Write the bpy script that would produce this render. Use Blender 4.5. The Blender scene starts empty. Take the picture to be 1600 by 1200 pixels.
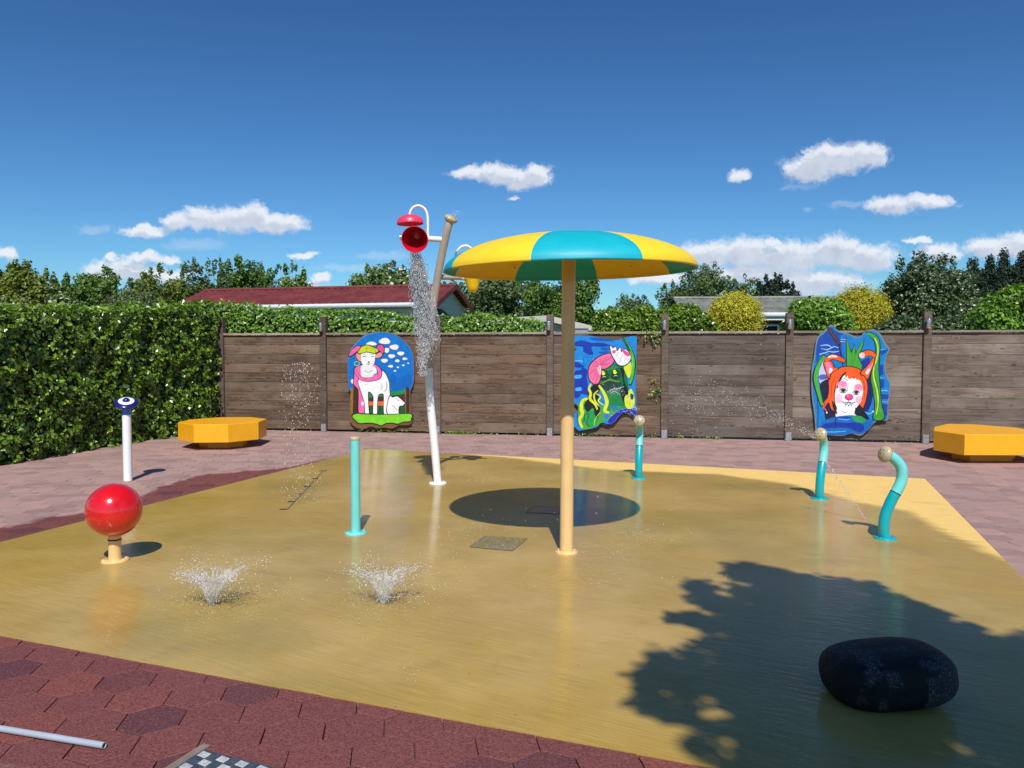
import bpy, bmesh, math, random
import numpy as np
from mathutils import Vector, Matrix
from mathutils.geometry import tessellate_polygon
from mathutils import noise as mnoise

random.seed(7)
RNG = np.random.default_rng(11)
SC = bpy.context.scene
COL = SC.collection
R = math.radians

# ------------------------------------------------------------------ camera geometry
CAM_H = 1.5
FPX = 1200.0
PITCH = math.atan(52 / FPX)
CF = Vector((0, math.cos(PITCH), -math.sin(PITCH)))
CU = Vector((0, math.sin(PITCH), math.cos(PITCH)))
CR = Vector((1, 0, 0))
C0 = Vector((0, 0, CAM_H))


def ray(px, py):
    return CF + CR * ((px - 800) / FPX) + CU * ((600 - py) / FPX)


def W(px, py, z=0.0):
    d = ray(px, py)
    return C0 + d * ((z - CAM_H) / d.z)


def WY(px, py, Y):
    d = ray(px, py)
    return C0 + d * (Y / d.y)


def XZ(px, py, Y):
    p = WY(px, py, Y)
    return p.x, p.z


SUN_EL = R(50)
SUN_DIR = Vector((0.06, -1.0, 0)).normalized() * math.cos(SUN_EL) + Vector((0, 0, math.sin(SUN_EL)))


# ------------------------------------------------------------------ node helpers
def srgb(r, g, b):
    def f(c):
        c /= 255.0
        return c / 12.92 if c <= 0.04045 else ((c + 0.055) / 1.055) ** 2.4
    return (f(r), f(g), f(b), 1.0)


class NT:
    def __init__(s, tree):
        s.t = tree
        s.n = tree.nodes
        s.l = tree.links

    def new(s, typ, **kw):
        n = s.n.new(typ)
        for k, v in kw.items():
            setattr(n, k, v)
        return n

    def link(s, a, b):
        s.l.new(a, b)

    def put(s, sock, v):
        if isinstance(v, bpy.types.NodeSocket):
            s.l.new(v, sock)
        elif v is not None:
            sock.default_value = v

    def math(s, op, a, b=None, c=None, clamp=False):
        n = s.new('ShaderNodeMath', operation=op)
        n.use_clamp = clamp
        s.put(n.inputs[0], a)
        s.put(n.inputs[1], b)
        s.put(n.inputs[2], c)
        return n.outputs[0]

    def vmath(s, op, a, b=None, c=None):
        n = s.new('ShaderNodeVectorMath', operation=op)
        s.put(n.inputs[0], a)
        if b is not None:
            s.put(n.inputs[1], b)
        if c is not None:
            s.put(n.inputs[2], c)
        return n.outputs['Value'] if op in ('LENGTH', 'DOT_PRODUCT') else n.outputs[0]

    def mix(s, f, a, b, blend='MIX'):
        n = s.new('ShaderNodeMix', data_type='RGBA', blend_type=blend)
        n.clamp_factor = True
        s.put(n.inputs['Factor'], f)
        s.put(n.inputs[6], a)
        s.put(n.inputs[7], b)
        return n.outputs[2]

    def noise(s, vec, scale, detail=4, rough=0.55, dist=0.0):
        n = s.new('ShaderNodeTexNoise')
        s.put(n.inputs['Vector'], vec)
        n.inputs['Scale'].default_value = scale
        n.inputs['Detail'].default_value = detail
        n.inputs['Roughness'].default_value = rough
        n.inputs['Distortion'].default_value = dist
        return n.outputs[0]

    def ramp(s, f, stops):
        n = s.new('ShaderNodeValToRGB')
        e = n.color_ramp.elements
        while len(e) < len(stops):
            e.new(0.5)
        for el, (p, c) in zip(e, stops):
            el.position = p
            el.color = c if len(c) == 4 else (*c, 1)
        s.put(n.inputs[0], f)
        return n.outputs[0]

    def sstep(s, v, lo, hi):
        n = s.new('ShaderNodeMapRange', interpolation_type='SMOOTHSTEP')
        s.put(n.inputs[0], v)
        n.inputs[1].default_value = lo
        n.inputs[2].default_value = hi
        return n.outputs[0]

    def mapping(s, vec, scale=(1, 1, 1), rot=(0, 0, 0), loc=(0, 0, 0)):
        n = s.new('ShaderNodeMapping')
        s.put(n.inputs[0], vec)
        n.inputs['Scale'].default_value = scale
        n.inputs['Rotation'].default_value = rot
        n.inputs['Location'].default_value = loc
        return n.outputs[0]

    def bump(s, h, strength=0.3, dist=0.01, normal=None):
        n = s.new('ShaderNodeBump')
        s.put(n.inputs['Height'], h)
        n.inputs['Strength'].default_value = strength
        n.inputs['Distance'].default_value = dist
        if normal is not None:
            s.put(n.inputs['Normal'], normal)
        return n.outputs[0]


def new_mat(name):
    m = bpy.data.materials.new(name)
    m.use_nodes = True
    nt = NT(m.node_tree)
    bs = m.node_tree.nodes['Principled BSDF']
    return m, nt, bs


def obj_co(nt):
    return nt.new('ShaderNodeTexCoord').outputs['Object']


def geo_pos(nt):
    return nt.new('ShaderNodeNewGeometry').outputs['Position']


def attr(nt, name):
    n = nt.new('ShaderNodeAttribute')
    n.attribute_name = name
    return n.outputs['Fac']


def paint_mat(name, col, rough=0.35, var=0.08, coat=0.0, dirt=0.12, scale=8, metallic=0.0, bump=0.0):
    m, nt, bs = new_mat(name)
    co = geo_pos(nt)
    n1 = nt.noise(co, scale, 5, 0.6)
    n2 = nt.noise(co, scale * 9, 3, 0.6)
    c = nt.mix(nt.sstep(n1, 0.35, 0.7), tuple(x * (1 - var) for x in col[:3]) + (1,), tuple(min(1, x * (1 + var)) for x in col[:3]) + (1,))
    c = nt.mix(nt.math('MULTIPLY', nt.sstep(n2, 0.58, 0.75), dirt), c, (0.25, 0.22, 0.18, 1))
    nt.link(c, bs.inputs['Base Color'])
    nt.link(nt.math('MULTIPLY_ADD', n1, 0.2, rough - 0.1), bs.inputs['Roughness'])
    bs.inputs['Metallic'].default_value = metallic
    bs.inputs['Coat Weight'].default_value = coat
    bs.inputs['Coat Roughness'].default_value = 0.06
    if bump:
        nt.link(nt.bump(n2, bump, 0.004), bs.inputs['Normal'])
    return m


def leaf_mat(name, dark, mid, light, rough=0.42, trans=0.25, spec=0.5):
    m, nt, bs = new_mat(name)
    t = attr(nt, 'tint')
    c = nt.ramp(t, [(0.0, dark), (0.55, mid), (1.0, light)])
    n1 = nt.noise(geo_pos(nt), 1.3, 3)
    c = nt.mix(nt.math('MULTIPLY', nt.sstep(n1, 0.4, 0.65), 0.3), c, mid)
    nt.link(c, bs.inputs['Base Color'])
    bs.inputs['Roughness'].default_value = rough
    bs.inputs['Specular IOR Level'].default_value = spec
    tr = nt.new('ShaderNodeBsdfTranslucent')
    hs = nt.new('ShaderNodeHueSaturation')
    hs.inputs['Value'].default_value = 1.5
    hs.inputs['Saturation'].default_value = 1.1
    nt.link(c, hs.inputs['Color'])
    nt.link(hs.outputs[0], tr.inputs['Color'])
    mx = nt.new('ShaderNodeMixShader')
    mx.inputs[0].default_value = trans
    nt.link(bs.outputs[0], mx.inputs[1])
    nt.link(tr.outputs[0], mx.inputs[2])
    out = [n for n in nt.n if n.type == 'OUTPUT_MATERIAL'][0]
    nt.link(mx.outputs[0], out.inputs[0])
    return m


# ------------------------------------------------------------------ mesh helpers
def link(o, parent=None):
    COL.objects.link(o)
    if parent is not None:
        o.parent = parent
    return o


def tag(o, label=None, cat=None, group=None, kind=None):
    if label: o['label'] = label
    if cat: o['category'] = cat
    if group: o['group'] = group
    if kind: o['kind'] = kind
    return o


def empty(name, loc, label, cat, group=None, rz=0.0):
    o = bpy.data.objects.new(name, None)
    o.location = loc
    o.rotation_euler = (0, 0, rz)
    o.empty_display_size = 0.1
    link(o)
    return tag(o, label, cat, group)


class MB:
    """mesh collector; verts in local coordinates"""
    def __init__(s):
        s.v = []
        s.f = []
        s.m = []
        s.sm = []
        s.tint = []

    def add(s, verts, faces, mi=0, smooth=False, tint=0.5):
        b = len(s.v)
        s.v.extend([tuple(p) for p in verts])
        s.tint.extend([tint] * len(verts))
        for f in faces:
            s.f.append(tuple(b + i for i in f))
            s.m.append(mi)
            s.sm.append(smooth)

    def box(s, c, size, mi=0, rz=0.0, bev=0.0, tint=0.5):
        hx, hy, hz = size[0] / 2, size[1] / 2, size[2] / 2
        if bev <= 0:
            vs = [(x, y, z) for z in (-hz, hz) for y in (-hy, hy) for x in (-hx, hx)]
            fs = [(0, 2, 3, 1), (4, 5, 7, 6), (0, 1, 5, 4), (2, 6, 7, 3), (0, 4, 6, 2), (1, 3, 7, 5)]
        else:
            bm = bmesh.new()
            bmesh.ops.create_cube(bm, size=1)
            for v in bm.verts:
                v.co = Vector((v.co.x * size[0], v.co.y * size[1], v.co.z * size[2]))
            bmesh.ops.bevel(bm, geom=bm.edges[:], offset=bev, segments=1, affect='EDGES')
            bm.verts.index_update()
            vs = [tuple(v.co) for v in bm.verts]
            fs = [tuple(v.index for v in f.verts) for f in bm.faces]
            bm.free()
        ca, sa = math.cos(rz), math.sin(rz)
        vs = [(c[0] + x * ca - y * sa, c[1] + x * sa + y * ca, c[2] + z) for x, y, z in vs]
        s.add(vs, fs, mi, False, tint)

    def tube(s, pts, rad, seg=20, mi=0, caps=True, smooth=True, sub=6):
        """pts list of Vectors, rad float or list; Catmull-Rom smoothed when sub>1"""
        pts = [Vector(p) for p in pts]
        if not isinstance(rad, (list, tuple)):
            rad = [rad] * len(pts)
        P, Q = [], []
        if sub > 1 and len(pts) > 2:
            for i in range(len(pts) - 1):
                p0 = pts[max(i - 1, 0)]; p1 = pts[i]; p2 = pts[i + 1]; p3 = pts[min(i + 2, len(pts) - 1)]
                for k in range(sub):
                    t = k / sub
                    P.append(0.5 * ((2 * p1) + (p2 - p0) * t + (2 * p0 - 5 * p1 + 4 * p2 - p3) * t * t + (3 * p1 - 3 * p2 + p3 - p0) * t ** 3))
                    Q.append(rad[i] * (1 - t) + rad[i + 1] * t)
            P.append(pts[-1]); Q.append(rad[-1])
        else:
            P, Q = pts, list(rad)
        n = len(P)
        tan = [(P[min(i + 1, n - 1)] - P[max(i - 1, 0)]).normalized() for i in range(n)]
        up = Vector((0, 0, 1)) if abs(tan[0].z) < 0.9 else Vector((0, 1, 0))
        a = tan[0].cross(up).normalized()
        vs, fs = [], []
        for i in range(n):
            a = (a - tan[i] * a.dot(tan[i])).normalized()
            b = tan[i].cross(a)
            for k in range(seg):
                t = 2 * math.pi * k / seg
                vs.append(P[i] + (a * math.cos(t) + b * math.sin(t)) * Q[i])
        for i in range(n - 1):
            for k in range(seg):
                k2 = (k + 1) % seg
                fs.append((i * seg + k, i * seg + k2, (i + 1) * seg + k2, (i + 1) * seg + k))
        s.add(vs, fs, mi, smooth)
        if caps:
            s.add(vs[:seg], [tuple(range(seg))[::-1]], mi)
            s.add(vs[-seg:], [tuple(range(seg))], mi)

    def lathe(s, prof, seg=32, mi=0, M=None, smooth=True, arc=None, tint=0.5):
        """prof list of (r,z); revolve about z; M a matrix"""
        M = M or Matrix.Identity(4)
        vs, fs = [], []
        for r, z in prof:
            for k in range(seg):
                t = 2 * math.pi * k / seg
                vs.append(M @ Vector((r * math.cos(t), r * math.sin(t), z)))
        for i in range(len(prof) - 1):
            for k in range(seg):
                k2 = (k + 1) % seg
                fs.append((i * seg + k, i * seg + k2, (i + 1) * seg + k2, (i + 1) * seg + k))
        s.add(vs, fs, mi, smooth, tint)

    def prism(s, poly, z0, z1, mi=0, bev=0.0, top_mi=None):
        n = len(poly)
        if bev > 0:
            cx = sum(p[0] for p in poly) / n; cy = sum(p[1] for p in poly) / n
            def ins(p):
                d = math.hypot(p[0] - cx, p[1] - cy)
                k = (d - bev) / d
                return (cx + (p[0] - cx) * k, cy + (p[1] - cy) * k)
            rings = [([ins(p) for p in poly], z0), (poly, z0 + bev), (poly, z1 - bev), ([ins(p) for p in poly], z1)]
        else:
            rings = [(poly, z0), (poly, z1)]
        vs = [(p[0], p[1], z) for ring, z in rings for p in ring]
        fs = []
        for i in range(len(rings) - 1):
            for k in range(n):
                k2 = (k + 1) % n
                fs.append((i * n + k, i * n + k2, (i + 1) * n + k2, (i + 1) * n + k))
        fs.append(tuple(range(n))[::-1])
        s.add(vs, fs, mi)
        s.add([v for v in vs[-n:]], [tuple(range(n))], mi if top_mi is None else top_mi)

    def build(s, name, mats, parent=None, tint=False, loc=None):
        me = bpy.data.meshes.new(name)
        me.from_pydata(s.v, [], s.f)
        if not isinstance(mats, (list, tuple)):
            mats = [mats]
        for m in mats:
            me.materials.append(m)
        me.polygons.foreach_set('material_index', s.m)
        me.polygons.foreach_set('use_smooth', s.sm)
        if tint:
            a = me.attributes.new('tint', 'FLOAT', 'POINT')
            a.data.foreach_set('value', s.tint)
        me.update()
        o = bpy.data.objects.new(name, me)
        if loc is not None:
            o.location = loc
        return link(o, parent)


def np_mesh(name, V, F, mat, parent=None, tint=None, smooth=False, extra=None):
    """V (N,3) float, F (M,k) int"""
    me = bpy.data.meshes.new(name)
    k = F.shape[1]
    me.vertices.add(len(V))
    me.vertices.foreach_set('co', V.astype(np.float32).ravel())
    me.loops.add(F.size)
    me.loops.foreach_set('vertex_index', F.astype(np.int32).ravel())
    me.polygons.add(len(F))
    me.polygons.foreach_set('loop_start', np.arange(0, F.size, k, dtype=np.int32))
    me.polygons.foreach_set('loop_total', np.full(len(F), k, dtype=np.int32))
    me.polygons.foreach_set('use_smooth', np.full(len(F), bool(smooth)))
    for mm in (mat if isinstance(mat, (list, tuple)) else [mat]):
        me.materials.append(mm)
    if tint is not None:
        a = me.attributes.new('tint', 'FLOAT', 'POINT')
        a.data.foreach_set('value', tint.astype(np.float32))
    if extra:
        for kx, vx in extra.items():
            a = me.attributes.new(kx, 'FLOAT', 'POINT')
            a.data.foreach_set('value', vx.astype(np.float32))
    me.update(calc_edges=True)
    o = bpy.data.objects.new(name, me)
    return link(o, parent)


def leaf_arrays(P, Nrm, size, aspect=0.75, fold=0.25):
    """kite leaves; P,Nrm (N,3), size (N,)"""
    n = len(P)
    r = RNG.normal(size=(n, 3))
    Nn = Nrm / (np.linalg.norm(Nrm, axis=1, keepdims=True) + 1e-9)
    a = np.cross(Nn, r)
    a /= (np.linalg.norm(a, axis=1, keepdims=True) + 1e-9)
    a[:, 2] -= 0.3
    a /= (np.linalg.norm(a, axis=1, keepdims=True) + 1e-9)
    b = np.cross(Nn, a)
    b /= (np.linalg.norm(b, axis=1, keepdims=True) + 1e-9)
    s = size[:, None]
    base = P - a * s * 0.5
    tip = P + a * s * 0.5
    mid = P - a * s * 0.12
    l = mid + b * s * 0.5 * aspect + Nn * s * fold * 0.5
    rr = mid - b * s * 0.5 * aspect + Nn * s * fold * 0.5
    V = np.stack([base, l, tip, rr], axis=1).reshape(-1, 3)
    i = np.arange(n) * 4
    F = np.concatenate([np.stack([i, i + 1, i + 2], 1), np.stack([i, i + 2, i + 3], 1)])
    return V, F


# ------------------------------------------------------------------ render / world / sun
SC.render.engine = 'CYCLES'
SC.view_settings.view_transform = 'Standard'
SC.view_settings.look = 'None'
SC.view_settings.exposure = 0.0
SC.view_settings.gamma = 1.0
SC.cycles.max_bounces = 8
SC.cycles.transparent_max_bounces = 12
SC.cycles.caustics_reflective = False
SC.cycles.caustics_refractive = False

cd = bpy.data.cameras.new('camera')
cd.sensor_width = 36
cd.lens = FPX / 1600 * 36
cd.clip_end = 2000
cam = bpy.data.objects.new('camera', cd)
cam.location = C0
cam.rotation_euler = (math.pi / 2 - PITCH, 0, 0)
link(cam)
SC.camera = cam

sd = bpy.data.lights.new('sun', 'SUN')
sd.energy = 5.0
sd.angle = R(0.53)
sd.color = (1.0, 0.955, 0.89)
sun = bpy.data.objects.new('sun', sd)
sun.rotation_euler = (-SUN_DIR).to_track_quat('-Z', 'Y').to_euler()
sun.location = (0, -5, 12)
link(sun)

CLOUDS = [(275, 347, 24, 13), (315, 342, 42, 17), (360, 346, 50, 18), (395, 338, 28, 19), (432, 350, 52, 14), (228, 362, 38, 9),
          (745, 273, 42, 9), (778, 272, 40, 15), (812, 282, 30, 14), (838, 273, 28, 14), (806, 309, 10, 4),
          (1262, 264, 42, 18), (1300, 250, 50, 22), (1350, 243, 42, 19), (1157, 273, 18, 9), (1392, 321, 44, 13), (1455, 314, 42, 11),
          (1100, 398, 55, 18), (1165, 395, 60, 20), (1235, 402, 70, 22), (1305, 390, 45, 19), (1345, 402, 62, 20),
          (1030, 436, 55, 9), (1170, 428, 100, 13), (1270, 442, 90, 17), (1437, 374, 26, 6), (1468, 395, 36, 13), (1550, 388, 50, 15), (1600, 384, 50, 18),
          (165, 424, 38, 14), (195, 422, 45, 16), (245, 430, 60, 12), (225, 402, 30, 7), (262, 404, 24, 6), (176, 402, 10, 6), (470, 398, 25, 6), (502, 433, 14, 7), (8, 396, 16, 10),
          (1205, 379, 20, 5), (470, 445, 40, 7)]
FAINT = [(150, 358, 32, 7), (1325, 320, 40, 5), (1260, 328, 12, 5), (600, 400, 60, 6), (540, 418, 60, 6), (300, 382, 60, 8), (1250, 292, 30, 5)]


def make_world():
    w = bpy.data.worlds.new('World')
    SC.world = w
    w.use_nodes = True
    t = w.node_tree
    t.nodes.clear()
    nt = NT(t)
    # cloud density group evaluated on direction coordinates (x/y, z/y)
    g = bpy.data.node_groups.new('cloud_field', 'ShaderNodeTree')
    g.interface.new_socket('uv', in_out='INPUT', socket_type='NodeSocketVector')
    g.interface.new_socket('density', in_out='OUTPUT', socket_type='NodeSocketFloat')
    gn = NT(g)
    gi = gn.new('NodeGroupInput')
    go = gn.new('NodeGroupOutput')
    wn = gn.new('ShaderNodeTexNoise')
    gn.link(gi.outputs[0], wn.inputs['Vector'])
    wn.inputs['Scale'].default_value = 38
    wn.inputs['Detail'].default_value = 5
    wn.inputs['Roughness'].default_value = 0.62
    off = gn.vmath('MULTIPLY_ADD', wn.outputs['Color'], (0.040, 0.022, 0), (-0.020, -0.011, 0))
    uv = gn.vmath('ADD', gi.outputs[0], off)

    def field(lst):
        cur = None
        for (cx, cy, a, b) in lst:
            d = ray(cx, cy)
            u0, v0 = d.x / d.y, d.z / d.y
            ia, ib = FPX / a / 1.2, FPX / b / 1.42
            q = gn.vmath('MULTIPLY_ADD', uv, (ia, ib, 0), (-u0 * ia, -v0 * ib, 0))
            L = gn.vmath('LENGTH', q)
            cur = L if cur is None else gn.math('SMOOTH_MIN', cur, L, 0.25)
        return gn.math('SUBTRACT', 1.0, cur)
    nz = gn.noise(uv, 75, 6, 0.65)
    nz = gn.math('MULTIPLY_ADD', nz, 0.95, -0.47)
    f1 = gn.math('ADD', field(CLOUDS), nz)
    d1 = gn.sstep(f1, 0.0, 0.55)
    f2 = gn.math('ADD', field(FAINT), nz)
    d2 = gn.math('MULTIPLY', gn.sstep(f2, 0.0, 0.8), 0.22)
    gn.link(gn.math('MAXIMUM', d1, d2), go.inputs[0])

    tc = nt.new('ShaderNodeTexCoord').outputs['Generated']
    sep = nt.new('ShaderNodeSeparateXYZ')
    nt.link(tc, sep.inputs[0])
    yy = nt.math('MAXIMUM', sep.outputs[1], 0.02)
    cmb = nt.new('ShaderNodeCombineXYZ')
    nt.link(nt.math('DIVIDE', sep.outputs[0], yy), cmb.inputs[0])
    nt.link(nt.math('DIVIDE', sep.outputs[2], yy), cmb.inputs[1])

    def dens(vec):
        n = nt.new('ShaderNodeGroup')
        n.node_tree = g
        nt.link(vec, n.inputs[0])
        return n.outputs[0]
    D = dens(cmb.outputs[0])
    U = dens(nt.vmath('ADD', cmb.outputs[0], (0.004, 0.011, 0)))
    front = nt.math('MULTIPLY', nt.sstep(sep.outputs[1], 0.05, 0.3), nt.sstep(sep.outputs[2], 0.0, 0.04))
    D = nt.math('MULTIPLY', D, front)
    sky = nt.new('ShaderNodeTexSky')
    sky.sky_type = 'NISHITA'
    sky.sun_disc = False
    sky.sun_elevation = SUN_EL
    sky.sun_rotation = math.pi - 0.06
    sky.altitude = 0
    sky.air_density = 1.0
    sky.dust_density = 0.4
    sky.ozone_density = 2.5
    # clear deep blue air: steeper, bluer falloff from the horizon up
    sc = nt.vmath('MULTIPLY', sky.outputs[0], (0.085, 0.085, 0.085))
    gm = nt.new('ShaderNodeGamma')
    nt.link(sc, gm.inputs[0])
    gm.inputs[1].default_value = 1.4
    sk = nt.vmath('MULTIPLY', gm.outputs[0], (0.86 / SKY_STR, 1.36 / SKY_STR, 1.64 / SKY_STR))
    bg = nt.new('ShaderNodeBackground')
    nt.link(sk, bg.inputs[0])
    bg.inputs[1].default_value = SKY_STR
    nb = nt.noise(cmb.outputs[0], 34, 5, 0.6)
    shade = nt.math('MULTIPLY', nt.sstep(U, 0.0, 1.3), nt.math('MULTIPLY_ADD', nb, 1.3, 0.1), clamp=True)
    cc = nt.mix(shade, (0.86, 0.89, 0.95, 1), (0.47, 0.54, 0.68, 1))
    cb = nt.new('ShaderNodeBackground')
    nt.link(cc, cb.inputs[0])
    cb.inputs[1].default_value = 1.0
    mx = nt.new('ShaderNodeMixShader')
    nt.link(nt.math('MULTIPLY', D, 0.93), mx.inputs[0])
    nt.link(bg.outputs[0], mx.inputs[1])
    nt.link(cb.outputs[0], mx.inputs[2])
    out = nt.new('ShaderNodeOutputWorld')
    nt.link(mx.outputs[0], out.inputs[0])


SKY_STR = 0.1
make_world()

# ------------------------------------------------------------------ shared materials
M = {}
M['tan'] = paint_mat('tan_paint', (0.76, 0.51, 0.225, 1), 0.35, 0.04, 0.3)
M['white'] = paint_mat('white_paint', (0.82, 0.82, 0.82, 1), 0.35, 0.03, 0.2)
M['beige'] = paint_mat('beige_paint', (0.42, 0.36, 0.30, 1), 0.35, 0.05, 0.2)
M['teal_dark'] = paint_mat('turquoise_paint', (0.0, 0.36, 0.40, 1), 0.3, 0.05, 0.4)
M['teal_light'] = paint_mat('aqua_paint', (0.16, 0.62, 0.60, 1), 0.3, 0.04, 0.3)
M['can_yellow'] = paint_mat('canopy_yellow', (0.86, 0.58, 0.02, 1), 0.5, 0.03, 0.0, dirt=0.05)
M['can_teal'] = paint_mat('canopy_turquoise', (0.0, 0.38, 0.47, 1), 0.5, 0.03, 0.0, dirt=0.05)
M['red'] = paint_mat('red_gloss', (0.62, 0.004, 0.006, 1), 0.18, 0.05, 0.8, dirt=0.03)
M['pinkred'] = paint_mat('pink_red_plastic', (0.80, 0.045, 0.11, 1), 0.35, 0.05, 0.2, dirt=0.05)
M['bucket_in'] = paint_mat('red_plastic', (0.55, 0.003, 0.02, 1), 0.3, 0.05, 0.4, dirt=0.02)
M['yellow_pl'] = paint_mat('yellow_plastic', (0.85, 0.55, 0.01, 1), 0.35, 0.04, 0.2)
M['orange'] = paint_mat('bench_yellow', (0.87, 0.40, 0.008, 1), 0.42, 0.04, 0.1, dirt=0.1)
M['black'] = paint_mat('black_rubber', (0.015, 0.015, 0.017, 1), 0.5, 0.1)
M['navy'] = paint_mat('navy_gloss', (0.012, 0.010, 0.13, 1), 0.2, 0.05, 0.7, dirt=0.0)
M['blue'] = paint_mat('blue_paint', (0.06, 0.20, 0.68, 1), 0.3, 0.05, 0.3)
M['nozzle'] = paint_mat('brass_nozzle', (0.47, 0.40, 0.24, 1), 0.35, 0.15, 0.3, dirt=0.35, scale=25)
M['galv'] = paint_mat('galvanised_steel', (0.45, 0.47, 0.50, 1), 0.35, 0.15, 0.0, metallic=0.6, scale=30)
M['steel'] = paint_mat('brushed_steel', (0.60, 0.61, 0.63, 1), 0.28, 0.05, 0.0, metallic=0.85)
M['pvc'] = paint_mat('grey_pvc', (0.36, 0.40, 0.45, 1), 0.35, 0.05)
M['cream'] = paint_mat('cream_cladding', (0.70, 0.66, 0.55, 1), 0.5, 0.05)
M['wallwhite'] = paint_mat('white_cladding', (0.74, 0.72, 0.66, 1), 0.5, 0.05)
M['gutter'] = paint_mat('grey_gutter', (0.28, 0.32, 0.34, 1), 0.4, 0.05)
M['glass_dark'] = paint_mat('dark_window', (0.02, 0.025, 0.03, 1), 0.12, 0.05, 0.5)


def mat_bark():
    m, nt, bs = new_mat('bark')
    co = geo_pos(nt)
    n = nt.noise(nt.mapping(co, (6, 6, 1.5)), 3, 6, 0.65)
    nt.link(nt.ramp(n, [(0.3, (0.06, 0.045, 0.03)), (0.7, (0.20, 0.16, 0.12))]), bs.inputs['Base Color'])
    bs.inputs['Roughness'].default_value = 0.9
    nt.link(nt.bump(n, 0.6, 0.02), bs.inputs['Normal'])
    return m


M['bark'] = mat_bark()


def mat_wood(name, c1, c2, c3):
    """weathered boards: local x along the board, z up"""
    m, nt, bs = new_mat(name)
    co = obj_co(nt)
    t = attr(nt, 'tint')
    off = nt.new('ShaderNodeCombineXYZ')
    nt.link(nt.math('MULTIPLY', t, 37.0), off.inputs[0])
    nt.link(nt.math('MULTIPLY', t, 91.0), off.inputs[1])
    co2 = nt.vmath('ADD', co, off.outputs[0])
    # knots: sparse points deflect the grain
    vor = nt.new('ShaderNodeTexVoronoi', feature='F1')
    nt.link(nt.mapping(co2, (2.2, 1.0, 6.0)), vor.inputs['Vector'])
    vor.inputs['Scale'].default_value = 1.9
    kd = vor.outputs['Distance']
    knot = nt.math('SUBTRACT', 1.0, nt.sstep(kd, 0.06, 0.20))
    warp = nt.math('MULTIPLY', nt.math('SUBTRACT', 1.0, nt.sstep(kd, 0.08, 0.55)), 0.06)
    wv = nt.new('ShaderNodeCombineXYZ')
    nt.link(warp, wv.inputs[2])
    cg = nt.vmath('ADD', co2, wv.outputs[0])
    g1 = nt.noise(nt.mapping(cg, (1.1, 2.0, 34.0)), 1.0, 6, 0.62, 0.4)
    g2 = nt.noise(nt.mapping(cg, (3.0, 3.0, 120.0)), 1.0, 3, 0.6)
    n3 = nt.noise(co2, 1.3, 4, 0.6)
    c = nt.mix(nt.sstep(g1, 0.38, 0.62), c1, c2)
    c = nt.mix(nt.math('MULTIPLY', nt.sstep(n3, 0.42, 0.7), 0.65), c, c3)
    c = nt.mix(nt.math('MULTIPLY', nt.sstep(g2, 0.55, 0.8), 0.4), c, (0.035, 0.024, 0.018, 1))
    c = nt.mix(nt.math('MULTIPLY', knot, 0.75), c, (0.03, 0.018, 0.012, 1))
    hs = nt.new('ShaderNodeHueSaturation')
    nt.link(nt.math('MULTIPLY_ADD', t, 0.5, 0.78), hs.inputs['Value'])
    nt.link(c, hs.inputs['Color'])
    nt.link(hs.outputs[0], bs.inputs['Base Color'])
    bs.inputs['Roughness'].default_value = 0.78
    bs.inputs['Specular IOR Level'].default_value = 0.3
    hh = nt.math('ADD', nt.math('MULTIPLY', g1, 0.7), nt.math('MULTIPLY', g2, 0.4))
    nt.link(nt.bump(hh, 0.5, 0.006), bs.inputs['Normal'])
    return m


M['wood'] = mat_wood('fence_boards', (0.080, 0.048, 0.029, 1), (0.165, 0.106, 0.068, 1), (0.20, 0.150, 0.112, 1))
M['wood_grey'] = mat_wood('fence_boards_greyed', (0.100, 0.074, 0.056, 1), (0.195, 0.150, 0.116, 1), (0.25, 0.208, 0.168, 1))
M['wood_wet'] = mat_wood('fence_boards_damp', (0.075, 0.055, 0.043, 1), (0.135, 0.105, 0.084, 1), (0.165, 0.138, 0.118, 1))
M['postwood'] = mat_wood('post_timber', (0.070, 0.050, 0.036, 1), (0.125, 0.092, 0.070, 1), (0.15, 0.12, 0.098, 1))
M['caprail'] = mat_wood('cap_timber', (0.20, 0.155, 0.12, 1), (0.30, 0.24, 0.19, 1), (0.36, 0.31, 0.25, 1))

M['ivy'] = leaf_mat('ivy_leaves', (0.012, 0.035, 0.006, 1), (0.13, 0.24, 0.012, 1), (0.42, 0.58, 0.06, 1), 0.30, 0.25, 0.9)
M['ivy_light'] = leaf_mat('light_ivy_leaves', (0.050, 0.11, 0.012, 1), (0.165, 0.32, 0.026, 1), (0.32, 0.50, 0.07, 1), 0.36, 0.25, 0.6)
M['leaf_a'] = leaf_mat('tree_leaves', (0.030, 0.068, 0.012, 1), (0.100, 0.190, 0.026, 1), (0.21, 0.33, 0.045, 1), 0.5, 0.25)
M['leaf_b'] = leaf_mat('olive_tree_leaves', (0.048, 0.075, 0.009, 1), (0.155, 0.205, 0.024, 1), (0.28, 0.33, 0.045, 1), 0.5, 0.25)
M['leaf_c'] = leaf_mat('dull_tree_leaves', (0.045, 0.075, 0.026, 1), (0.120, 0.180, 0.055, 1), (0.21, 0.29, 0.095, 1), 0.55, 0.25)
M['leaf_dark'] = leaf_mat('conifer_needles', (0.008, 0.018, 0.010, 1), (0.020, 0.042, 0.018, 1), (0.040, 0.075, 0.028, 1), 0.6, 0.12)
M['leaf_yel'] = leaf_mat('golden_conifer_needles', (0.17, 0.16, 0.010, 1), (0.46, 0.43, 0.022, 1), (0.74, 0.70, 0.07, 1), 0.6, 0.25)
M['leaf_laurel'] = leaf_mat('laurel_leaves', (0.025, 0.045, 0.018, 1), (0.065, 0.115, 0.035, 1), (0.19, 0.25, 0.11, 1), 0.4, 0.2)
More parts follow.
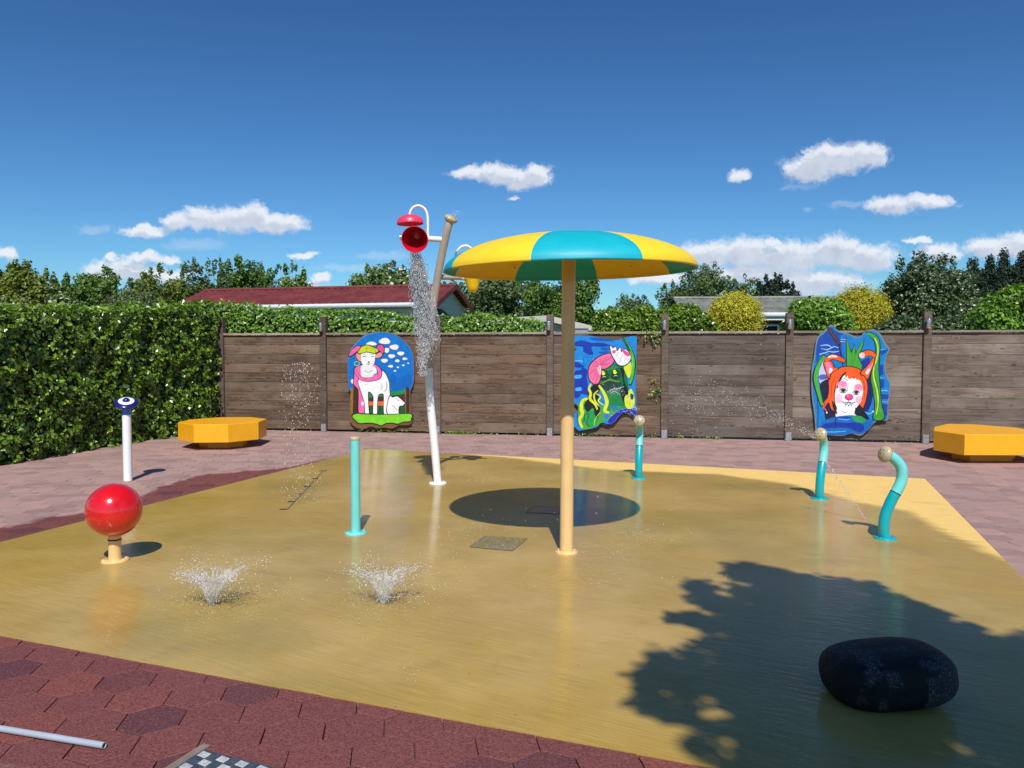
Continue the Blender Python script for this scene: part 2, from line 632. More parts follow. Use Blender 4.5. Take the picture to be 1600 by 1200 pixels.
M['blossom'] = leaf_mat('cream_blossom', (0.40, 0.38, 0.24, 1), (0.62, 0.60, 0.45, 1), (0.8, 0.78, 0.66, 1), 0.6, 0.2)
M['hedge_core'] = paint_mat('hedge_twigs', (0.014, 0.020, 0.008, 1), 0.9, 0.3, dirt=0.4)


# ------------------------------------------------------------------ pad geometry
def line_x(a, b, c, d):
    """2D line intersection"""
    x1, y1, x2, y2, x3, y3, x4, y4 = a[0], a[1], b[0], b[1], c[0], c[1], d[0], d[1]
    den = (x1 - x2) * (y3 - y4) - (y1 - y2) * (x3 - x4)
    px = ((x1 * y2 - y1 * x2) * (x3 - x4) - (x1 - x2) * (x3 * y4 - y3 * x4)) / den
    py = ((x1 * y2 - y1 * x2) * (y3 - y4) - (y1 - y2) * (x3 * y4 - y3 * x4)) / den
    return np.array((px, py))


FL = np.array(W(577, 701)[:2]); FR = np.array(W(1445, 748)[:2])
NL = line_x(FL, W(0, 847), W(0, 993), W(1090, 1195))
NR = line_x(FR, W(1600, 905), W(0, 993), W(1090, 1195))
PAD = [NL, NR, FR, FL]


def side(p, a, b):
    """signed distance left of a->b"""
    d = b - a
    d = d / np.linalg.norm(d)
    return d[0] * (p[..., 1] - a[1]) - d[1] * (p[..., 0] - a[0])


def pts2(*pp):
    return [np.array(W(x, y)[:2]) for x, y in pp]


def poly_dist(p, poly):
    """signed distance to polygon (positive inside); p (N,2)"""
    n = len(poly)
    inside = np.zeros(len(p), bool)
    dmin = np.full(len(p), 1e9)
    for i in range(n):
        a, b = poly[i], poly[(i + 1) % n]
        ab = b - a
        t = np.clip(((p - a) @ ab) / (ab @ ab), 0, 1)
        dmin = np.minimum(dmin, np.linalg.norm(p - (a + t[:, None] * ab), axis=1))
        c = ((a[1] > p[:, 1]) != (b[1] > p[:, 1]))
        with np.errstate(divide='ignore', invalid='ignore'):
            xi = (b[0] - a[0]) * (p[:, 1] - a[1]) / (b[1] - a[1] + 1e-12) + a[0]
        inside ^= c & (p[:, 0] < xi)
    return np.where(inside, dmin, -dmin)


# dry zone of the pad (far right strip)
DRY = pts2((575, 695), (800, 716), (960, 735), (1120, 741), (1240, 757), (1330, 783), (1420, 800), (1490, 838), (1540, 862), (1600, 885), (1640, 940), (1700, 930), (1450, 735))
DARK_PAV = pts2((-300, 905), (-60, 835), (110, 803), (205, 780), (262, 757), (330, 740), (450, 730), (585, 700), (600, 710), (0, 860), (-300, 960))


def mat_pad():
    m, nt, bs = new_mat('pad_concrete')
    co = geo_pos(nt)
    ang = math.atan2(NR[1] - NL[1], NR[0] - NL[0])
    loc = nt.mapping(co, (1, 1, 1), (0, 0, -ang + R(8)))
    w = attr(nt, 'wet')
    n1 = nt.noise(co, 1.6, 5, 0.6)
    n2 = nt.noise(nt.mapping(loc, (0.8, 7, 1)), 2.2, 5, 0.65)
    wet = nt.sstep(nt.math('ADD', w, nt.math('ADD', nt.math('MULTIPLY', nt.math('SUBTRACT', n1, 0.5), 0.22), nt.math('MULTIPLY', nt.math('SUBTRACT', n2, 0.5), 0.24))), -0.09, 0.09)
    streak = nt.noise(nt.mapping(loc, (1.2, 46, 1)), 2.0, 5, 0.7)
    fine = nt.noise(co, 160, 3, 0.6)
    pale = nt.noise(co, 0.7, 4, 0.6)
    dry = nt.mix(nt.sstep(streak, 0.3, 0.7), (0.72, 0.465, 0.145, 1), (0.86, 0.59, 0.195, 1))
    wc = nt.mix(nt.sstep(pale, 0.38, 0.66), (0.370, 0.235, 0.036, 1), (0.480, 0.320, 0.085, 1))
    wc = nt.mix(nt.math('MULTIPLY', nt.sstep(streak, 0.42, 0.75), 0.5), wc, (0.53, 0.36, 0.125, 1))
    ol = nt.noise(nt.mapping(co, (1, 1, 1), (0, 0, 0), (4.3, 1.7, 0)), 0.55, 4, 0.55)
    wc = nt.mix(nt.math('MULTIPLY', nt.sstep(ol, 0.5, 0.68), 0.55), wc, (0.25, 0.19, 0.028, 1))
    c = nt.mix(wet, dry, wc)
    broom = nt.noise(nt.mapping(loc, (2.0, 120, 1)), 1.6, 4, 0.7)
    c = nt.mix(nt.math('MULTIPLY', nt.sstep(broom, 0.50, 0.66), 0.30), c, (0.19, 0.125, 0.03, 1))
    c = nt.mix(nt.math('MULTIPLY', nt.sstep(broom, 0.47, 0.34), 0.22), c, (0.72, 0.53, 0.22, 1))
    blot = nt.noise(co, 3.4, 6, 0.7, 0.5)
    c = nt.mix(nt.math('MULTIPLY', nt.sstep(blot, 0.54, 0.70), 0.22), c, (0.24, 0.17, 0.05, 1))
    speck = nt.noise(co, 42, 2, 0.5)
    c = nt.mix(nt.math('MULTIPLY', nt.sstep(speck, 0.73, 0.77), 0.7), c, (0.06, 0.045, 0.02, 1))
    spots = nt.noise(nt.mapping(loc, (1.5, 20, 1)), 3.0, 4, 0.7)
    c = nt.mix(nt.math('MULTIPLY', nt.sstep(spots, 0.60, 0.78), 0.35), c, (0.20, 0.16, 0.06, 1))
    c = nt.mix(nt.math('MULTIPLY', nt.sstep(fine, 0.62, 0.8), 0.15), c, (0.15, 0.10, 0.03, 1))
    nt.link(c, bs.inputs['Base Color'])
    bs.inputs['Roughness'].default_value = 0.75
    bs.inputs['Specular IOR Level'].default_value = 0.3
    film = nt.noise(co, 1.1, 4, 0.6)
    cw = nt.math('MULTIPLY', wet, nt.math('MULTIPLY_ADD', nt.sstep(film, 0.25, 0.6), 0.25, 0.60))
    nt.link(cw, bs.inputs['Coat Weight'])
    bs.inputs['Coat IOR'].default_value = 1.36
    cr = nt.math('MULTIPLY_ADD', nt.sstep(n2, 0.35, 0.75), 0.12, 0.05)
    nt.link(cr, bs.inputs['Coat Roughness'])
    rip = nt.noise(nt.mapping(loc, (2.2, 9, 1)), 3.0, 4, 0.6)
    rip2 = nt.noise(co, 24, 3, 0.55)
    h = nt.math('ADD', rip, nt.math('MULTIPLY', rip2, 0.16))
    # choppy water round the jets and where water lands
    chop = nt.noise(co, 55, 4, 0.6, 0.6)
    acc = None
    for (px_, py_, rad_) in ((333, 946, 0.55), (602, 944, 0.55), (745, 748, 0.9), (1000, 845, 0.7), (490, 768, 0.8), (660, 748, 0.6), (180, 880, 0.4), (885, 900, 0.5)):
        w_ = W(px_, py_)
        dd = nt.vmath('LENGTH', nt.vmath('SUBTRACT', co, (w_.x, w_.y, 0)))
        f_ = nt.math('SUBTRACT', 1.0, nt.sstep(dd, 0.02, rad_))
        ringw = nt.math('MULTIPLY', nt.math('SINE', nt.math('MULTIPLY', dd, 95.0)), 0.2)
        hh_ = nt.math('MULTIPLY', nt.math('ADD', chop, ringw), f_)
        acc = hh_ if acc is None else nt.math('ADD', acc, hh_)
    h = nt.math('ADD', h, nt.math('MULTIPLY', acc, 1.5))
    nt.link(nt.bump(h, 0.34, 0.010), bs.inputs['Coat Normal'])
    nt.link(nt.bump(nt.math('ADD', streak, nt.math('MULTIPLY', fine, 0.5)), 0.5, 0.003), bs.inputs['Normal'])
    return m


def build_pad():
    n, k = 220, 170
    u = np.linspace(0, 1, n)[None, :, None]
    v = np.linspace(0, 1, k)[:, None, None]
    P = (NL * (1 - u) + NR * u) * (1 - v) + (FL * (1 - u) + FR * u) * v
    P = P.reshape(-1, 2)
    d = -poly_dist(P, DRY)
    V = np.concatenate([P, np.zeros((len(P), 1))], 1)
    idx = np.arange(n * k).reshape(k, n)
    F = np.stack([idx[:-1, :-1].ravel(), idx[:-1, 1:].ravel(), idx[1:, 1:].ravel(), idx[1:, :-1].ravel()], 1)
    # skirt
    ring = list(idx[0, :]) + list(idx[1:, -1]) + list(idx[-1, :-1][::-1]) + list(idx[1:-1, 0][::-1])
    b = len(V)
    low = V[ring].copy(); low[:, 2] = -0.08
    V = np.concatenate([V, low])
    r = np.array(ring); m_ = len(ring)
    j = np.arange(m_)
    S = np.stack([r, b + j, b + (j + 1) % m_, np.roll(r, -1)], 1)
    F = np.concatenate([F, S])
    d = np.concatenate([d, d[ring]])
    o = np_mesh('splash_pad_floor', V, F, mat_pad(), extra={'wet': np.clip(d, -1, 1)})
    tag(o, kind='structure')


build_pad()


def mat_paver():
    m, nt, bs = new_mat('hexagonal_pavers')
    co = geo_pos(nt)
    t = attr(nt, 'tint')
    w = attr(nt, 'wet')
    n1 = nt.noise(co, 2.3, 5, 0.62)
    wet = nt.sstep(nt.math('ADD', w, nt.math('MULTIPLY', nt.math('SUBTRACT', n1, 0.5), 0.55)), -0.05, 0.06)
    f1 = nt.noise(co, 120, 4, 0.8)
    f2 = nt.noise(co, 55, 4, 0.65)
    sl = nt.noise(nt.mapping(co, (1.5, 7, 1), (0, 0, R(-15))), 1.6, 6, 0.7)
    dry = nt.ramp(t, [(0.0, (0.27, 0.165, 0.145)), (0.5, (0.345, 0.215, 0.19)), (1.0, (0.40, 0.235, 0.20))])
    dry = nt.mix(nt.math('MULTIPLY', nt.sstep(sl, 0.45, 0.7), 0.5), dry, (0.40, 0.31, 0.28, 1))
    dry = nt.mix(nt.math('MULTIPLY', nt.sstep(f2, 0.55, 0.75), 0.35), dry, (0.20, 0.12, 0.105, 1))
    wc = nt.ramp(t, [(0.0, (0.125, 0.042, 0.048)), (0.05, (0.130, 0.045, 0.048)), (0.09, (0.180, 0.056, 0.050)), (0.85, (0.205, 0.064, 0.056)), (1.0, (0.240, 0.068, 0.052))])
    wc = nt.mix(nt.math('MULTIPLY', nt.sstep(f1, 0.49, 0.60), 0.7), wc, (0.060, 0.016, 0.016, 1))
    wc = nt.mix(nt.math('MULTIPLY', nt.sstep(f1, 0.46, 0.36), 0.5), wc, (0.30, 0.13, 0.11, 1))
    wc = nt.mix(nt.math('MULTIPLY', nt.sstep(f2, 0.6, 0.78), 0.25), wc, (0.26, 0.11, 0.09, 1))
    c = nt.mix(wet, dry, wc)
    moss = nt.noise(co, 5.5, 5, 0.7)
    c = nt.mix(nt.math('MULTIPLY', nt.sstep(moss, 0.66, 0.74), 0.7), c, (0.045, 0.035, 0.022, 1))
    nt.link(c, bs.inputs['Base Color'])
    rg = nt.math('MULTIPLY_ADD', wet, -0.32, 0.82)
    nt.link(nt.math('MULTIPLY_ADD', f2, 0.15, nt.math('SUBTRACT', rg, 0.07)), bs.inputs['Roughness'])
    bs.inputs['Specular IOR Level'].default_value = 0.4
    hh = nt.math('ADD', nt.math('MULTIPLY', f1, 0.5), nt.math('MULTIPLY', f2, 1.0))
    nt.link(nt.bump(hh, 0.8, 0.006), bs.inputs['Normal'])
    return m


def build_paving():
    s = 0.234
    ang = R(8.4)
    ex = np.array((math.cos(ang), math.sin(ang)))
    ey = np.array((-math.sin(ang), math.cos(ang)))
    rad = s / math.sqrt(3)
    rowh = rad * 1.5
    # anchor on a side joint seen in the photograph
    a0 = np.array(W(692, 1128)[:2]) - ex * s / 2
    C = []
    for j in range(-70, 80):
        for i in range(-75, 75):
            p = a0 + ex * (i + 0.5 * (j % 2)) * s + ey * j * rowh
            if -12 < p[0] < 13 and -2.5 < p[1] < 15.6:
                C.append(p)
    C = np.array(C)
    dpad = poly_dist(C, PAD)
    C = C[dpad < 0.2]
    n = len(C)
    th = np.arange(6) * math.pi / 3 + math.pi / 6 + ang
    hexa = np.stack([np.cos(th), np.sin(th)], 1)
    gap = 0.0010 + RNG.random(n) * 0.0024
    r_top = rad - gap / 0.866 - 0.0024
    r_mid = rad - gap / 0.866
    z = -0.0032 + RNG.uniform(-0.0010, 0.0010, n)
    tilt = RNG.normal(size=(n, 2)) * 0.0035
    jr = RNG.normal(size=n) * 0.006
    cj, sj = np.cos(jr), np.sin(jr)
    rot = np.stack([hexa[None, :, 0] * cj[:, None] - hexa[None, :, 1] * sj[:, None], hexa[None, :, 0] * sj[:, None] + hexa[None, :, 1] * cj[:, None]], 2)
    rings = []
    for rr, dz in ((r_top, 0.0), (r_mid, -0.0016), (r_mid, -0.03)):
        xy = C[:, None, :] + rot * rr[:, None, None]
        zz = z[:, None] + dz + (rot[:, :, 0] * tilt[:, :1] + rot[:, :, 1] * tilt[:, 1:]) * rad
        rings.append(np.concatenate([xy, zz[..., None]], 2))
    V = np.stack(rings, 1).reshape(-1, 3)      # n,3,6,3
    base = np.arange(n)[:, None] * 18
    top = base + np.arange(6)[None, :]
    # top as two quads
    F = [np.concatenate([top[:, [0, 1, 2, 3]], top[:, [0, 3, 4, 5]]])]
    for lv in (0, 1):
        for kk in range(6):
            k2 = (kk + 1) % 6
            a = base[:, 0] + lv * 6
            F.append(np.stack([a + kk, a + 6 + kk, a + 6 + k2, a + k2], 1))
    F = np.concatenate(F)
    vxy = V[:, :2]
    near = side(vxy, NL, NR)      # negative = towards the camera
    dw = np.where((near < 0.05), 0.6, -0.6)
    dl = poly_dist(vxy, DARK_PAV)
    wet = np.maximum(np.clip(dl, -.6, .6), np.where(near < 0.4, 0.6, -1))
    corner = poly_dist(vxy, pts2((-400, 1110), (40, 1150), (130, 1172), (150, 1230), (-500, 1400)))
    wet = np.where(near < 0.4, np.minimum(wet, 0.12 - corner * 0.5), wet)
    tint = np.repeat(RNG.random(n), 18)
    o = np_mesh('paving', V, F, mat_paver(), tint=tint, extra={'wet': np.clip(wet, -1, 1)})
    tag(o, kind='structure')
    # joint bed below the pavers
    m, nt, bs = new_mat('joint_sand')
    nz = nt.noise(geo_pos(nt), 40, 4)
    nt.link(nt.ramp(nz, [(0.3, (0.035, 0.024, 0.02)), (0.7, (0.10, 0.075, 0.06))]), bs.inputs['Base Color'])
    bs.inputs['Roughness'].default_value = 0.95
    b = MB()
    b.add([(-13, -4, -0.022), (14, -4, -0.022), (14, 15.6, -0.022), (-13, 15.6, -0.022)], [(0, 1, 2, 3)])
    tag(b.build('paving_bed', m), kind='structure')


build_paving()


def build_ground():
    m, nt, bs = new_mat('grass_ground')
    co = geo_pos(nt)
    n1 = nt.noise(co, 0.4, 6, 0.6)
    n2 = nt.noise(co, 30, 4, 0.7)
    c = nt.mix(n1, (0.05, 0.09, 0.02, 1), (0.10, 0.14, 0.035, 1))
    c = nt.mix(nt.math('MULTIPLY', n2, 0.5), c, (0.03, 0.05, 0.012, 1))
    nt.link(c, bs.inputs['Base Color'])
    bs.inputs['Roughness'].default_value = 0.95
    nt.link(nt.bump(n2, 0.8, 0.03), bs.inputs['Normal'])
    b = MB()
    b.add([(-900, -900, -0.09), (900, -900, -0.09), (900, 900, -0.09), (-900, 900, -0.09)], [(0, 1, 2, 3)])
    tag(b.build('ground', m), kind='structure')


build_ground()

# ------------------------------------------------------------------ fence
FA = W(505, 673.5); FB = W(1447, 692)
FD = (FB - FA); FD.z = 0; FD.normalize()
FN = Vector((FD.y, -FD.x, 0))          # towards the camera
FANG = math.atan2(FD.y, FD.x)


def on_plane(px, py, off):
    """hit of a pixel ray with the fence plane moved 'off' metres to the camera -> (u, z)"""
    d = ray(px, py)
    p0 = FA + FN * off
    t = (p0 - C0).dot(FN) / d.dot(FN)
    p = C0 + d * t
    return (p - p0).dot(FD), p.z


POSTS = [on_plane(x, 600, 0.05)[0] for x in (345, 505, 683, 859, 1038.5, 1233, 1448)]
POSTS.append(POSTS[-1] + 2.1)
POSTS.append(POSTS[-1] + 2.1)
TOPZ = 1.83


def build_fence():
    root = empty('wooden_fence', FA, 'long brown horizontal board fence on square posts behind the splash pad', 'fence', rz=FANG)
    nb = 10
    for i in range(len(POSTS) - 1):
        a, b = POSTS[i] + 0.062, POSTS[i + 1] - 0.062
        mb = MB()
        bh = (TOPZ - 0.045 - 0.03) / nb
        for k in range(nb):
            z0 = 0.03 + k * bh
            mb.box(((a + b) / 2, random.uniform(-0.002, 0.002), z0 + bh / 2), (b - a, 0.03, bh - 0.004), bev=0.004, tint=random.random())
        p = mb.build('board_panel', M['wood'] if i < 4 else M['wood_wet'] if i == 4 else M['wood_grey'], root, tint=True)
        if i == 4:
            p['label'] = 'damp darker grey board panel'
        mb = MB()
        mb.box(((a + b) / 2, -0.008, TOPZ - 0.02), (b - a, 0.085, 0.038), bev=0.004, tint=random.random())
        mb.build('cap_rail', M['caprail'], root, tint=True)
    for i, u in enumerate(POSTS):
        mb = MB()
        mb.box((u, 0.0, 1.065), (0.122, 0.122, 2.13), bev=0.008, tint=random.random())
        o = mb.build('fence_post', M['postwood'], root, tint=True)
        if i >= 1:
            mb = MB()
            mb.box((u + 0.0, -0.067, 0.07), (0.09, 0.008, 0.14), bev=0.002)
            for bx in (-0.025, 0.025):
                for bz in (0.045, 0.10):
                    mb.lathe([(0, 0.006), (0.008, 0.006), (0.009, 0)], 8, M=Matrix.Translation((u + bx, -0.071, bz)) @ Matrix.Rotation(math.pi / 2, 4, 'X'))
            mb.build('post_bracket', M['galv'], o)
            o.children[0].matrix_parent_inverse = Matrix.Identity(4)
    # post lamps
    names = ['steel spotlight on the fence post at the hedge corner', 'steel spotlight on the post left of the lamb painting', 'steel spotlight on the post behind the white bucket pole',
             'steel spotlight on the post just left of the mushroom pole', 'steel spotlight on the post right of the frog painting, ivy beside it',
             'steel spotlight on the post between the frog and the red haired painting', 'steel spotlight on the post right of the red haired painting']
    for i, u in enumerate(POSTS[:7]):
        wp = FA + FD * (u + (-0.012 if i else -0.04)) + FN * 0.061
        root2 = empty('post_lamp', (wp.x, wp.y, 1.93), names[i], 'spotlight', 'small steel spotlights on the fence posts', rz=FANG)
        b = MB()
        b.lathe([(0, -0.075), (0.028, -0.075), (0.033, -0.07), (0.033, 0.075), (0.031, 0.08), (0, 0.08)], 20, M=Matrix.Translation((0, -0.055, 0.0)))
        b.build('lamp_body', M['steel'], root2)
        b = MB()
        b.box((0, -0.012, -0.0), (0.04, 0.022, 0.07), bev=0.003)
        b.build('bracket', M['steel'], root2)


build_fence()

# small ivy sprigs over the fence
def leaf_obj(name, P, Nn, size, mat, parent=None, aspect=0.75, tmul=1.0, fold=0.25):
    V, F = leaf_arrays(P, Nn, size, aspect, fold)
    tint = np.repeat(np.clip(RNG.beta(1.5, 1.7, len(P)) * tmul, 0, 1), 4)
    return np_mesh(name, V, F, mat, parent, tint)


def sprig(px, py, w, h, n, label):
    u, z = on_plane(px, py, 0.03)
    c = FA + FD * u + FN * 0.04
    root = empty('ivy_sprig', (c.x, c.y, z), label, 'ivy')
    P = RNG.normal(size=(n, 3)) * np.array((w, 0.02, h)) * 0.5
    P[:, 1] = -np.abs(P[:, 1]) - 0.005
    leaf_obj('leaves', P, np.tile((0, -1, 0.6), (n, 1)) + RNG.normal(size=(n, 3)) * 0.4, RNG.uniform(0.035, 0.065, n), M['ivy'], root)
    b = MB()
    b.tube([(0, -0.0, h * 0.9), (0.03, -0.015, h * 0.2), (-0.02, -0.012, -h * 0.7)], 0.004, 6)
    b.build('stem', M['bark'], root)


sprig(1024, 528, 0.24, 0.14, 42, 'ivy sprig hanging over the top of the fence by a post')
sprig(1026, 610, 0.12, 0.16, 34, 'small ivy sprig poking through the fence half way up')


def weeds():
    P = []
    for px0, px1, n in ((695, 745, 90), (560, 610, 50), (1040, 1130, 40), (600, 690, 45), (900, 1030, 60), (1100, 1130, 30), (745, 850, 25), (1240, 1440, 25)):
        for _ in range(n):
            u, _z = on_plane(random.uniform(px0, px1), 672, 0.03)
            c = FA + FD * u + FN * random.uniform(0.02, 0.12)
            P.append((c.x, c.y, random.uniform(0.005, 0.05)))
    P = np.array(P)
    o = leaf_obj('weeds', P, RNG.normal(size=P.shape) * 0.6 + np.array((0, -0.4, 0.8)), RNG.uniform(0.02, 0.06, len(P)), M['ivy_light'], aspect=0.5)
    tag(o, 'small green weeds growing along the foot of the fence', 'weeds', kind='stuff')


weeds()


# ------------------------------------------------------------------ painted boards
class Painting:
    def __init__(s, origin, scale, off=0.045, thick=0.03, ppx=None):
        s.o, s.s, s.off = origin, scale, off
        s.th = thick
        s.mb = MB()
        s.cols = {}
        s.mats = []
        s.layers = []     # list of bbox lists

    def cv(s, p):
        return on_plane(s.o[0] + p[0] / s.s, s.o[1] + p[1] / s.s, s.off + s.th)

    def mat(s, col, rough=0.35):
        if col not in s.cols:
            c = srgb(*col)
            m = paint_mat('board_paint', c, rough, 0.10, 0.25, dirt=0.06, scale=14)
            s.cols[col] = len(s.mats)
            s.mats.append(m)
        return s.cols[col]

    @staticmethod
    def smooth(pts, closed=True, sub=4):
        n = len(pts)
        out = []
        rng = range(n if closed else n - 1)
        for i in rng:
            if closed:
                p0, p1, p2, p3 = pts[i - 1], pts[i], pts[(i + 1) % n], pts[(i + 2) % n]
            else:
                p0, p1, p2, p3 = pts[max(i - 1, 0)], pts[i], pts[i + 1], pts[min(i + 2, n - 1)]
            for k in range(sub):
                t = k / sub
                out.append(tuple(0.5 * (2 * p1[j] + (p2[j] - p0[j]) * t + (2 * p0[j] - 5 * p1[j] + 4 * p2[j] - p3[j]) * t * t + (3 * p1[j] - 3 * p2[j] + p3[j] - p0[j]) * t ** 3) for j in (0, 1)))
        if not closed:
            out.append(pts[-1])
        return out

    def level(s, q):
        x0 = min(p[0] for p in q); x1 = max(p[0] for p in q); y0 = min(p[1] for p in q); y1 = max(p[1] for p in q)
        lv = 0
        for i, L in enumerate(s.layers):
            if any(not (x1 < a or x0 > b or y1 < c or y0 > d) for a, b, c, d in L):
                lv = i + 1
        while len(s.layers) <= lv:
            s.layers.append([])
        s.layers[lv].append((x0, x1, y0, y1))
        return lv

    def face(s, q, col):
        lv = s.level(q)
        pts = [s.cv(p) for p in q]
        y = -(s.off + s.th) - 0.0006 - lv * 0.00045
        vs = [(u, y, z) for u, z in pts]
        tris = tessellate_polygon([[Vector((u, z, 0)) for u, z in pts]])
        fs = []
        for t in tris:
            a, b, c = (Vector(vs[i]) for i in t)
            nrm = (b - a).cross(c - a)
            fs.append(tuple(t) if nrm.y < 0 else tuple(reversed(t)))
        s.mb.add(vs, fs, s.mat(col))

    def fill(s, col, pts, smooth=True):
        s.face(s.smooth(pts) if smooth else pts, col)

    def ell(s, col, cx, cy, rx, ry, wob=0.0):
        q = []
        for k in range(18):
            t = 2 * math.pi * k / 18
            w = 1 + wob * math.sin(3 * t + cx)
            q.append((cx + rx * w * math.cos(t), cy + ry * w * math.sin(t)))
        s.face(q, col)

    def stroke(s, col, pts, w, taper=True):
        q = s.smooth(pts, False, 4) if len(pts) > 2 else pts
        n = len(q)
        L, Rr = [], []
        for i in range(n):
            a = q[max(i - 1, 0)]; b = q[min(i + 1, n - 1)]
            dx, dy = b[0] - a[0], b[1] - a[1]
            l = math.hypot(dx, dy) or 1
            t = i / (n - 1)
            ww = w / 2 * ((0.35 + 0.65 * math.sin(math.pi * (0.1 + 0.8 * t))) if taper else 1)
            L.append((q[i][0] - dy / l * ww, q[i][1] + dx / l * ww))
            Rr.append((q[i][0] + dy / l * ww, q[i][1] - dx / l * ww))
        s.face(L + Rr[::-1], col)

    def board(s, col_edge, outline):
        q = s.smooth(outline, True, 3)
        s.level(q)
        pts = [s.cv(p) for p in q]
        n = len(pts)
        mi = s.mat(col_edge, 0.55)
        y1 = -(s.off + s.th)
        y0 = -s.off
        tris = tessellate_polygon([[Vector((u, z, 0)) for u, z in pts]])
        vf = [(u, y1, z) for u, z in pts]
        vb = [(u, y0, z) for u, z in pts]
        fs = []
        for t in tris:
            a, b, c = (Vector(vf[i]) for i in t)
            fs.append(tuple(t) if (b - a).cross(c - a).y < 0 else tuple(reversed(t)))
        s.mb.add(vf, fs, mi)
        s.mb.add(vb, [tuple(reversed(f)) for f in fs], mi)
        s.mb.add(vf + vb, [(i, n + i, n + (i + 1) % n, (i + 1) % n) for i in range(n)], mi)

    def done(s, label, spacer_pts):
        cu = sum(s.cv(p)[0] for p in spacer_pts) / len(spacer_pts)
        root = empty('painted_board', FA + FD * cu, label, 'painting', rz=FANG)
        s.mb.v = [(a - cu, b, c) for a, b, c in s.mb.v]
        s.mb.build('painted_panel', s.mats, root)
        for p in spacer_pts:
            u, z = s.cv(p)
            b = MB()
            b.box((u - cu, -(s.off + 0.015) / 2 - 0.0075 + 0.004, z), (0.06, s.off - 0.017, 0.06))
            b.build('mounting_block', M['postwood'], root, tint=True)


